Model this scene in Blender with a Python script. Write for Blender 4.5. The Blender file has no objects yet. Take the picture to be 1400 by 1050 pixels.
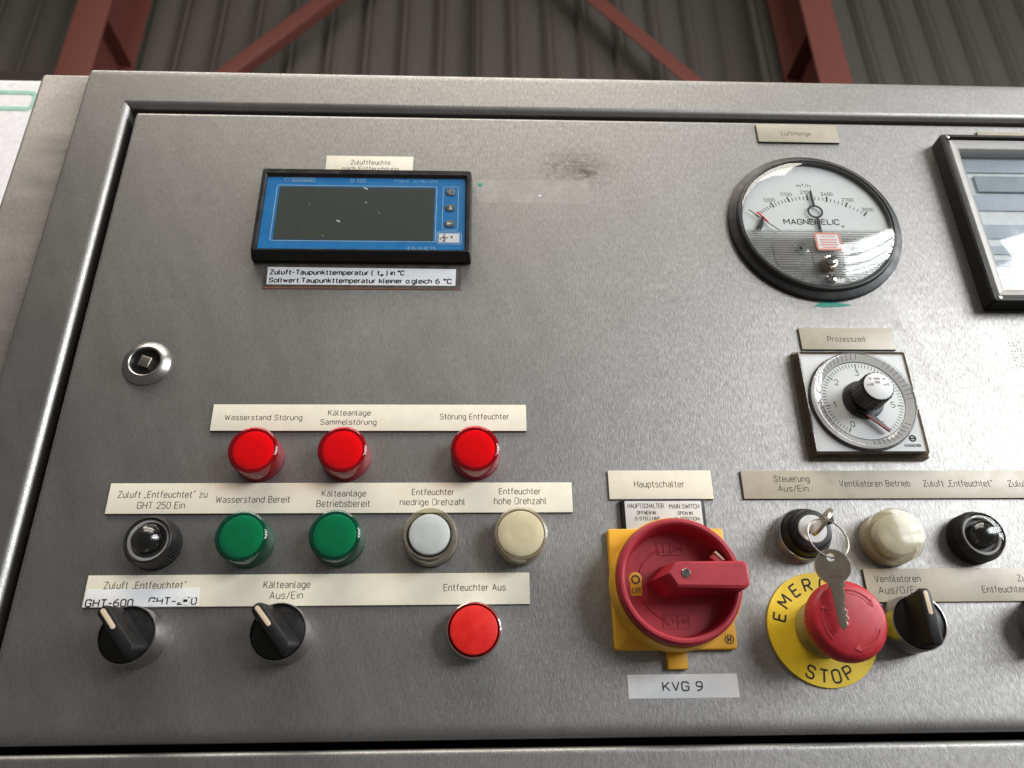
import bpy, bmesh, math, random
from mathutils import Vector, Matrix
random.seed(7)
PI = math.pi
C = bpy.context.scene.collection
SC = bpy.context.scene

# ------------------------------------------------------------------ camera, light, exposure
Z0 = 1.5                       # height of the camera above the hall floor; panel front is the plane y = 0
cam_d = bpy.data.cameras.new('camera'); cam = bpy.data.objects.new('camera', cam_d); C.objects.link(cam)
cam_d.sensor_width = 36.0; cam_d.lens = 27.0; cam_d.clip_start = 0.01; cam_d.clip_end = 200
Rwc = Matrix(((0.999270375, -0.0027050861, -0.0380972446),
              (-0.0356807063, -0.4219279774, -0.9059269667),
              (-0.0136236829, 0.9066253164, -0.4217166476)))
cam.matrix_world = Matrix.Translation((0, -0.43025, Z0)) @ Rwc.to_4x4()
cam_d.dof.use_dof = True; cam_d.dof.focus_distance = 0.47; cam_d.dof.aperture_fstop = 10
SC.camera = cam

w = bpy.data.worlds.new('World'); SC.world = w; w.use_nodes = True
bg = w.node_tree.nodes['Background']
bg.inputs[0].default_value = (1.0, 0.955, 0.90, 1); bg.inputs[1].default_value = 0.105

def area(name, loc, target, sx, sy, power, col):
    d = bpy.data.lights.new(name, 'AREA'); d.shape = 'RECTANGLE'; d.size = sx; d.size_y = sy
    d.energy = power; d.color = col
    o = bpy.data.objects.new(name, d); C.objects.link(o); o.location = loc
    o.rotation_euler = (Vector(target) - Vector(loc)).to_track_quat('-Z', 'Y').to_euler()
    return o
# the hall's window band, to the right behind the photographer: bars split it into rows
for zc in (1.15, 1.85, 2.55, 3.25):
    area('window_light', (5.6, -2.95, Z0 + zc), (1.3, 0, Z0 + zc * .35), 7.0, 0.52, 132, (.975, .99, 1.0))
# soft warm overhead fill, unseen, added to brighten the labels
area('overhead_fill', (-.6, -1.75, Z0 + 5.0), (0, 0, Z0 + .2), 5.5, 1.6, 215, (1.0, .925, .81))

vs = SC.view_settings; vs.view_transform = 'Standard'; vs.look = 'None'; vs.exposure = 0.35; vs.gamma = 1
vs.use_curve_mapping = False
SC.render.engine = 'CYCLES'
try:
    SC.cycles.use_denoising = True; SC.cycles.denoiser = 'OPENIMAGEDENOISE'
except Exception: pass
SC.cycles.max_bounces = 10; SC.cycles.transparent_max_bounces = 16; SC.cycles.sample_clamp_indirect = 6

# ------------------------------------------------------------------ materials
def newmat(name):
    m = bpy.data.materials.new(name); m.use_nodes = True
    nt = m.node_tree; b = nt.nodes['Principled BSDF']
    return m, nt, b
def N(nt, t, **k):
    n = nt.nodes.new(t)
    for a, v in k.items(): setattr(n, a, v)
    return n
def coords(nt, scale, rot=(0, 0, 0), loc=(0, 0, 0)):
    tc = N(nt, 'ShaderNodeTexCoord'); mp = N(nt, 'ShaderNodeMapping')
    mp.inputs['Scale'].default_value = scale; mp.inputs['Rotation'].default_value = rot; mp.inputs['Location'].default_value = loc
    nt.links.new(tc.outputs['Object'], mp.inputs['Vector']); return mp.outputs[0]
def noise(nt, vec, scale=1.0, detail=3, rough=.55):
    n = N(nt, 'ShaderNodeTexNoise'); n.inputs['Scale'].default_value = scale; n.inputs['Detail'].default_value = detail
    n.inputs['Roughness'].default_value = rough
    nt.links.new(vec, n.inputs['Vector']); return n.outputs['Fac']
def ramp(nt, fac, p0, p1, v0, v1):
    r = N(nt, 'ShaderNodeMapRange'); r.inputs['From Min'].default_value = p0; r.inputs['From Max'].default_value = p1
    r.inputs['To Min'].default_value = v0; r.inputs['To Max'].default_value = v1
    nt.links.new(fac, r.inputs['Value']); return r.outputs[0]
def mathn(nt, op, a, b):
    n = N(nt, 'ShaderNodeMath', operation=op)
    for i, v in enumerate((a, b)):
        if isinstance(v, (int, float)): n.inputs[i].default_value = v
        else: nt.links.new(v, n.inputs[i])
    return n.outputs[0]
def mixc(nt, fac, a, b):
    n = N(nt, 'ShaderNodeMix', data_type='RGBA')
    if isinstance(fac, (int, float)): n.inputs[0].default_value = fac
    else: nt.links.new(fac, n.inputs[0])
    for i, v in ((6, a), (7, b)):
        if isinstance(v, tuple): n.inputs[i].default_value = v if len(v) == 4 else (*v, 1)
        else: nt.links.new(v, n.inputs[i])
    return n.outputs[2]
def bump(nt, b, h, strength, dist):
    n = N(nt, 'ShaderNodeBump'); n.inputs['Strength'].default_value = strength; n.inputs['Distance'].default_value = dist
    nt.links.new(h, n.inputs['Height']); nt.links.new(n.outputs[0], b.inputs['Normal'])

def plastic(name, col, rough=.4, spec=.5, coat=0, wear=.12, sss=0, grain=.25, even=False):
    m, nt, b = newmat(name)
    n1 = noise(nt, coords(nt, (1, 1, 1)), 140, 4)
    n2 = noise(nt, coords(nt, (1, 1, 1), loc=(3, 1, 2)), 1800, 2)
    c = tuple(col)
    b.inputs['Specular IOR Level'].default_value = spec
    nt.links.new(mixc(nt, ramp(nt, n1, .35, .75, 0, 1), tuple(x * (1 - wear) for x in c), tuple(min(1, x * (1 + wear * .5)) for x in c)), b.inputs['Base Color'])
    if even: b.inputs['Roughness'].default_value = rough
    else: nt.links.new(ramp(nt, n1, .3, .7, max(.02, rough - .08), rough + .1), b.inputs['Roughness'])
    b.inputs['Coat Weight'].default_value = coat; b.inputs['Coat Roughness'].default_value = .08
    if sss:
        b.inputs['Subsurface Weight'].default_value = sss; b.inputs['Subsurface Radius'].default_value = (1, .5, .3); b.inputs['Subsurface Scale'].default_value = .002
    bump(nt, b, n2, grain, .00008)
    return m

def metal(name, col, rough, scratch=.1):
    m, nt, b = newmat(name); b.inputs['Metallic'].default_value = 1
    n1 = noise(nt, coords(nt, (1, 1, 1)), 260, 4)
    nt.links.new(mixc(nt, n1, tuple(x * .85 for x in col), col), b.inputs['Base Color'])
    nt.links.new(ramp(nt, n1, .3, .7, rough * .92, rough * 1.08), b.inputs['Roughness'])
    bump(nt, b, noise(nt, coords(nt, (1, 1, 1)), 1200, 2), scratch, .00005)
    return m

def brushed(name, base, rough, grain=.35, stain=(), smear=0.0, metallic=1.0):
    """stainless sheet with short criss-crossing sanding flecks"""
    m, nt, b = newmat(name); b.inputs['Metallic'].default_value = 1
    hs = None
    for ang, lo, sc in ((.05, .47, (2500, 2500, 190)), (-.24, .51, (2400, 2400, 200)), (.28, .52, (2500, 2500, 190)), (-.70, .555, (2300, 2300, 190)), (.9, .565, (2300, 2300, 190))):
        f = ramp(nt, noise(nt, rotated(nt, ang, sc), 1.0, 1, .4), lo + .02, lo + .22, 0, 1)
        hs = f if hs is None else mathn(nt, 'MAXIMUM', hs, f)
    fine = noise(nt, rotated(nt, .1, (2600, 2600, 700)), 1.0, 2, .6)
    hs = mathn(nt, 'ADD', mathn(nt, 'MULTIPLY', hs, .8), mathn(nt, 'MULTIPLY', fine, .4))
    scr = None
    for ang in (.5, -.35, 1.2, -.9):
        f = ramp(nt, noise(nt, rotated(nt, ang, (800, 800, 9)), 1.0, 2, .5), .69, .74, 0, 1)
        scr = f if scr is None else mathn(nt, 'MAXIMUM', scr, f)
    hs = mathn(nt, 'ADD', hs, mathn(nt, 'MULTIPLY', scr, .35))
    big = noise(nt, coords(nt, (1, 1, 1)), 9, 4, .6)
    mid = noise(nt, coords(nt, (1, 1, 1), loc=(5, 2, 1)), 60, 4, .6)
    c = mixc(nt, ramp(nt, hs, .15, .85, 0, 1), tuple(x * .84 for x in base), tuple(min(1, x * 1.36) for x in base))
    c = mixc(nt, ramp(nt, mid, .35, .7, .0, .16), c, tuple(x * .72 for x in base))
    for (x, z, r, dark, sx) in stain:
        tc = N(nt, 'ShaderNodeTexCoord'); mp = N(nt, 'ShaderNodeMapping')
        mp.inputs['Location'].default_value = (-x * .001 / (r * .001) / sx, 0, -z * .001 / (r * .001)); mp.inputs['Scale'].default_value = (1000 / r / sx, 0, 1000 / r)
        nt.links.new(tc.outputs['Object'], mp.inputs['Vector'])
        g = N(nt, 'ShaderNodeTexGradient', gradient_type='SPHERICAL'); nt.links.new(mp.outputs[0], g.inputs[0])
        k = mathn(nt, 'MULTIPLY', g.outputs['Fac'], ramp(nt, noise(nt, coords(nt, (1, 1, 1.6)), 190, 4, .7), .36, .66, 0, 1))
        c = mixc(nt, ramp(nt, k, .05, .5, 0, dark), c, (.09, .085, .07))
    nt.links.new(c, b.inputs['Base Color'])
    rg = mathn(nt, 'ADD', ramp(nt, hs, .15, .9, rough + .04, rough - .05), ramp(nt, big, .3, .7, -.03, .04))
    wipe = noise(nt, rotated(nt, .35, (55, 55, 9)), 1.0, 4, .6)
    rg = mathn(nt, 'ADD', rg, ramp(nt, wipe, .3, .7, -.025, .03))
    if smear:
        rg = mathn(nt, 'ADD', rg, ramp(nt, noise(nt, coords(nt, (1, 1, 3)), 14, 5, .65), .35, .7, -smear, smear))
    nt.links.new(rg, b.inputs['Roughness'])
    bump(nt, b, hs, grain, .00010)
    b.inputs['Metallic'].default_value = metallic
    return m
def rotated(nt, ang, sc):
    # rotate first, stretch afterwards
    tc = N(nt, 'ShaderNodeTexCoord'); r = N(nt, 'ShaderNodeVectorRotate', rotation_type='Y_AXIS'); r.inputs['Angle'].default_value = ang
    nt.links.new(tc.outputs['Object'], r.inputs['Vector'])
    mp = N(nt, 'ShaderNodeVectorMath', operation='MULTIPLY'); mp.inputs[1].default_value = sc
    nt.links.new(r.outputs[0], mp.inputs[0]); return mp.outputs[0]

def clear(name, tint=(1, 1, 1), rough=.03, ior=1.5, haze=0.0, hazecol=(.6, .6, .6)):
    """thin clear plastic or glass pane: tinted see-through plus a Fresnel reflection"""
    m = bpy.data.materials.new(name); m.use_nodes = True; nt = m.node_tree
    nt.nodes.remove(nt.nodes['Principled BSDF']); out = nt.nodes['Material Output']
    tr = N(nt, 'ShaderNodeBsdfTransparent'); tr.inputs[0].default_value = (*tint, 1)
    gl = N(nt, 'ShaderNodeBsdfGlossy'); gl.inputs['Roughness'].default_value = rough; gl.inputs[0].default_value = (1, 1, 1, 1)
    fr = N(nt, 'ShaderNodeFresnel'); ge = N(nt, 'ShaderNodeNewGeometry')
    nt.links.new(ramp(nt, ge.outputs['Backfacing'], 0, 1, ior, 1 / ior), fr.inputs[0])
    n1 = noise(nt, coords(nt, (1, 1, 1)), 90, 5, .65)
    nt.links.new(ramp(nt, n1, .4, .75, rough, rough + .12), gl.inputs['Roughness'])
    mx = N(nt, 'ShaderNodeMixShader'); nt.links.new(fr.outputs[0], mx.inputs[0])
    body = tr.outputs[0]
    if haze:
        df = N(nt, 'ShaderNodeBsdfDiffuse'); df.inputs[0].default_value = (*hazecol, 1)
        m2 = N(nt, 'ShaderNodeMixShader'); nt.links.new(ramp(nt, n1, .3, .7, haze * .5, haze * 1.5), m2.inputs[0])
        nt.links.new(body, m2.inputs[1]); nt.links.new(df.outputs[0], m2.inputs[2]); body = m2.outputs[0]
    nt.links.new(body, mx.inputs[1]); nt.links.new(gl.outputs[0], mx.inputs[2])
    nt.links.new(mx.outputs[0], out.inputs['Surface'])
    return m

M = {}
STEEL = (.284, .281, .275)
M['door'] = brushed('brushed_steel_door', STEEL, .48, .36, stain=((66, 371, 24, .5, 1.5), (73, 367, 9, .75, 1.2), (271, 246, 5, .6, 1.0)))
M['frame'] = brushed('brushed_steel_frame', STEEL, .46, .32)
M['plate'] = brushed('smeared_steel', (.36, .335, .315), .46, .08, smear=.09, metallic=.7)
M['rubber'] = plastic('black_rubber', (.012, .012, .012), .7, .2)
M['black'] = plastic('black_plastic', (.008, .008, .009), .36, .4)
M['blacksatin'] = plastic('satin_black_plastic', (.010, .010, .011), .46, .35)
M['darkgrey'] = plastic('dark_grey_plastic', (.022, .023, .025), .42, .45)
M['cream'] = plastic('cream_label_plastic', (.85, .80, .66), .42, .4, wear=.045, grain=.1)
M['beige'] = plastic('dimmed_cream_label_plastic', (.50, .455, .36), .33, .5, wear=.05, grain=.1)  # cream label plastic with the dimmer right-side light put into its colour
M['core'] = plastic('black_label_core', (.02, .02, .02), .5)
M['ink'] = plastic('engraved_black', (.055, .05, .045), .6, .2)
M['inkgrey'] = plastic('engraved_grey', (.12, .11, .10), .6, .2)
M['print'] = plastic('black_print', (.02, .02, .022), .55, .3)
M['white'] = plastic('white_tape', (.80, .81, .83), .5, .35, wear=.05)
M['paper'] = plastic('white_paper', (.82, .83, .86), .6, .25, wear=.04)
M['red_core'] = plastic('red_diffuser', (.88, .003, .006), .35, .4, sss=.0)
M['red_core_dark'] = plastic('wine_red_socket', (.22, .004, .03), .5)
M['green_core_dark'] = plastic('dark_green_socket', (.004, .06, .035), .5)
M['cream_core_dark'] = plastic('brownish_socket', (.30, .26, .18), .5)
M['gloss'] = plastic('glossy_black_bulb', (.005, .005, .006), .22, .6, even=True, grain=0)
M['deepblack'] = plastic('deep_black', (.006, .006, .006), .5, .3)
M['red_cap'] = clear('red_clear_cap', (.95, .04, .14), .04, haze=.10, hazecol=(.6, .005, .03))
M['green_core'] = plastic('green_diffuser', (.0, .40, .22), .35, .4)
M['green_cap'] = clear('green_clear_cap', (.26, .66, .50), .04, haze=.16, hazecol=(.0, .14, .09))
M['clear_cap'] = clear('yellowed_clear_cap', (.93, .90, .80), .12, haze=.12, hazecol=(.68, .63, .50))
M['white_core'] = plastic('milky_diffuser', (.50, .53, .52), .4, .4)
M['cream_core'] = plastic('cream_diffuser', (.80, .75, .62), .4, .4)
M['dirty_core'] = plastic('yellowed_diffuser', (.52, .51, .42), .4, .4, wear=.25)
M['glass'] = clear('clear_glass', (.97, .98, .98), .012)
M['clearplastic'] = clear('clear_scratched_plastic', (.93, .94, .94), .04, haze=.05)
M['smoke'] = clear('brownish_clear_plastic', (.50, .44, .36), .08, haze=.30, hazecol=(.14, .115, .085))
M['tape'] = clear('clear_tape', (1, .99, .98), .3, haze=.24, hazecol=(.80, .78, .74))
M['chrome'] = metal('chrome', (.72, .71, .70), .12, .008)
M['dullchrome'] = metal('dull_chrome', (.42, .41, .40), .31, .008)
M['nickel'] = metal('nickel_key', (.66, .57, .46), .27, .02)
M['pin'] = metal('zinc_pin', (.34, .32, .29), .38, .3)
M['redpush'] = plastic('red_push_plastic', (.74, .016, .012), .42, .4)
M['redknob'] = plastic('raspberry_red_plastic', (.40, .026, .042), .46, .45, wear=.12)
M['redstop'] = plastic('stop_button_red', (.46, .018, .030), .42, .45, wear=.1)
M['yellow'] = plastic('signal_yellow_plastic', (.80, .42, .028), .42, .45, wear=.08)
M['yellow2'] = plastic('yellow_disc', (.84, .60, .03), .40, .45, wear=.05)
M['olive'] = plastic('olive_collar', (.28, .23, .06), .5)
M['blue'] = plastic('blue_foil', (.005, .205, .53), .38, .4, wear=.05)
M['lightblue'] = plastic('pale_blue_print', (.42, .60, .75), .5)
M['lcd'] = plastic('grey_green_lcd', (.054, .062, .050), .3, .5, wear=.03, grain=0, even=True)
M['keycap'] = plastic('grey_key_foil', (.10, .11, .11), .4)
M['silver'] = plastic('silver_foil', (.62, .63, .64), .35, .5)
M['dial'] = plastic('white_dial', (.70, .72, .73), .5, .3, wear=.03)
M['mech'] = plastic('dark_mechanism', (.03, .03, .03), .5)
M['mechgrey'] = plastic('grey_mechanism', (.52, .50, .47), .45)
M['mechmid'] = plastic('worn_grey_mechanism', (.60, .60, .59), .45, wear=.3)
M['ribtint'] = clear('smoky_rib_plastic', (.74, .74, .74), .06)
M['cover'] = clear('ribbed_clear_cover', (.93, .93, .92), .06, haze=.14, hazecol=(.7, .7, .7))
M['redprint'] = plastic('red_print', (.62, .03, .03), .5)
M['pinkprint'] = plastic('salmon_print', (.80, .25, .18), .5)
M['insert'] = plastic('cream_insert', (.70, .56, .40), .45)
M['mint'] = plastic('mint_green_paint', (.38, .66, .52), .5)
M['teal'] = plastic('teal_tape_rest', (.02, .36, .28), .5)
M['board'] = plastic('white_board_paint', (.80, .78, .79), .45)
M['rust'] = plastic('rust_stain', (.22, .075, .03), .7)
M['grime'] = plastic('grimy_backing', (.10, .085, .075), .5, wear=.4)
M['recgrey'] = plastic('pale_grey_frame', (.46, .45, .43), .4)
M['bandblue'] = plastic('pale_blue_band', (.50, .57, .66), .5)
M['chartwhite'] = plastic('white_chart', (.80, .83, .86), .5)
M['chartgrey'] = plastic('grey_chart', (.36, .42, .46), .5)
M['sheet'] = plastic('grey_brown_sheet_metal', (.078, .071, .060), .6, .3, wear=.35)
M['redsteel'] = plastic('oxide_red_paint', (.140, .041, .031), .55, .35, wear=.25)
M['darksteel'] = plastic('dark_brown_paint', (.03, .018, .014), .6)
M['brass'] = metal('brassy_steel', (.40, .32, .24), .3, .2)

# ------------------------------------------------------------------ mesh helpers; all in millimetres, (x, h, z): h = height above the panel
class B:
    def __init__(s): s.bm = bmesh.new()
    def v(s, x, h, z): return s.bm.verts.new((x * .001, -h * .001, z * .001))
    def loft(s, rings, cap0=True, cap1=True, loop=False):
        R = [[s.v(*p) for p in r] for r in rings]; n = len(R[0]); fs = []
        pairs = list(zip(R[:-1], R[1:])) + ([(R[-1], R[0])] if loop else [])
        for a, b in pairs:
            for i in range(n):
                j = (i + 1) % n
                fs.append(s.bm.faces.new((a[i], a[j], b[j], b[i])))
        if not loop:
            if cap0: fs.append(s.bm.faces.new(R[0][::-1]))
            if cap1: fs.append(s.bm.faces.new(R[-1]))
        bmesh.ops.recalc_face_normals(s.bm, faces=fs)
        return s
    def lathe(s, prof, cx=0, cz=0, seg=72, cap0=True, cap1=True, loop=False, mod=None):
        rings = []
        for r, h in prof:
            ring = []
            for i in range(seg):
                a = 2 * PI * i / seg; rr = r * (mod(i, r, h) if mod else 1)
                ring.append((cx + rr * math.cos(a), h, cz + rr * math.sin(a)))
            rings.append(ring)
        return s.loft(rings, cap0, cap1, loop)
    def prism(s, outline, h0, h1, bev=.3, taper=0):
        o = [Vector(p) for p in outline]
        rings = [[(p.x, h0, p.y) for p in o]]
        if bev > 0:
            for k in range(4):
                a = k / 3 * PI / 2
                d = taper + bev * (1 - math.cos(a)); q = inset(o, d); hh = h1 - bev + bev * math.sin(a)
                rings.append([(p.x, hh, p.y) for p in q])
        else:
            rings.append([(p.x, h1, p.y) for p in inset(o, taper)])
        return s.loft(rings)
    def box(s, x0, x1, h0, h1, z0, z1, bev=.2):
        return s.prism([(x0, z0), (x1, z0), (x1, z1), (x0, z1)], h0, h1, min(bev, (h1 - h0) * .5))
    def tube(s, pts, r, seg=10, closed=False):
        P_ = [Vector(p) for p in pts]; n = len(P_); rings = []
        for i, p in enumerate(P_):
            if closed: t = P_[(i + 1) % n] - P_[i - 1]
            else: t = P_[min(i + 1, n - 1)] - P_[max(i - 1, 0)]
            t.normalize(); a = t.orthogonal() if abs(t.y) > .95 else t.cross(Vector((0, 1, 0)))
            a.normalize(); b = t.cross(a)
            rings.append([tuple(p + r * (math.cos(2 * PI * k / seg) * a + math.sin(2 * PI * k / seg) * b)) for k in range(seg)])
        return s.loft(rings, loop=closed)
    def move(s, mat):
        bmesh.ops.transform(s.bm, matrix=mat, verts=s.bm.verts); return s
    def done(s, name, mat, parent=None, ang=35, smooth=True):
        me = bpy.data.meshes.new(name); s.bm.to_mesh(me); s.bm.free()
        me.materials.append(mat)
        if smooth:
            me.polygons.foreach_set('use_smooth', [True] * len(me.polygons)); me.set_sharp_from_angle(angle=math.radians(ang))
        o = bpy.data.objects.new(name, me); C.objects.link(o)
        if parent: o.parent = parent
        return o
def inset(o, d):
    if d == 0: return list(o)
    n = len(o); A = sum(o[i].x * o[(i + 1) % n].y - o[(i + 1) % n].x * o[i].y for i in range(n)); sg = 1 if A > 0 else -1
    out = []
    for i in range(n):
        e0 = (o[i] - o[i - 1]).normalized(); e1 = (o[(i + 1) % n] - o[i]).normalized()
        n0 = Vector((-e0.y, e0.x)) * sg; n1 = Vector((-e1.y, e1.x)) * sg
        m = n0 + n1; m = m / max(.2, m.length_squared) * 2
        out.append(o[i] + m * d)
    return out
def rrect(x0, x1, z0, z1, r, n=6):
    pts = []
    for cx, cz, a0 in ((x1 - r, z0 + r, -PI / 2), (x1 - r, z1 - r, 0), (x0 + r, z1 - r, PI / 2), (x0 + r, z0 + r, PI)):
        for k in range(n + 1):
            a = a0 + PI / 2 * k / n; pts.append((cx + r * math.cos(a), cz + r * math.sin(a)))
    return pts
def circ(cx, cz, r, n=64): return [(cx + r * math.cos(2 * PI * k / n), cz + r * math.sin(2 * PI * k / n)) for k in range(n)]
def ring3(pts, h): return [(x, h, z) for x, z in pts]
def frame_loft(b, ringdefs):
    """ringdefs: (x0,x1,z0,z1,radius,h) rings joined one after the other, closed on itself"""
    return b.loft([ring3(rrect(a, b_, c, d, r), h) for a, b_, c, d, r, h in ringdefs], loop=True)
def outline_line(b, x0, x1, z0, z1, r, h, wd, th=.12):
    frame_loft(b, [(x0, x1, z0, z1, r, h), (x0, x1, z0, z1, r, h + th), (x0 + wd, x1 - wd, z0 + wd, z1 - wd, max(.05, r - wd), h + th), (x0 + wd, x1 - wd, z0 + wd, z1 - wd, max(.05, r - wd), h)])

def thing(name, label, cat, x=0, z=0, group=None, h=0):
    o = bpy.data.objects.new(name, None); C.objects.link(o); o.location = (x * .001, -h * .001, Z0 + z * .001)
    o.empty_display_size = .01; tag(o, label, cat, group); return o
def tag(o, label, cat, group=None):
    o['label'] = label; o['category'] = cat
    if group: o['group'] = group
    return o
def dup(root, x, z, label):
    r = root.copy(); C.objects.link(r); r.location.x = x * .001; r.location.z = Z0 + z * .001; r['label'] = label
    for ch in list(root.children):
        c = ch.copy(); C.objects.link(c); c.parent = r
        for g in list(ch.children):
            d = g.copy(); C.objects.link(d); d.parent = c
    return r

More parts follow.
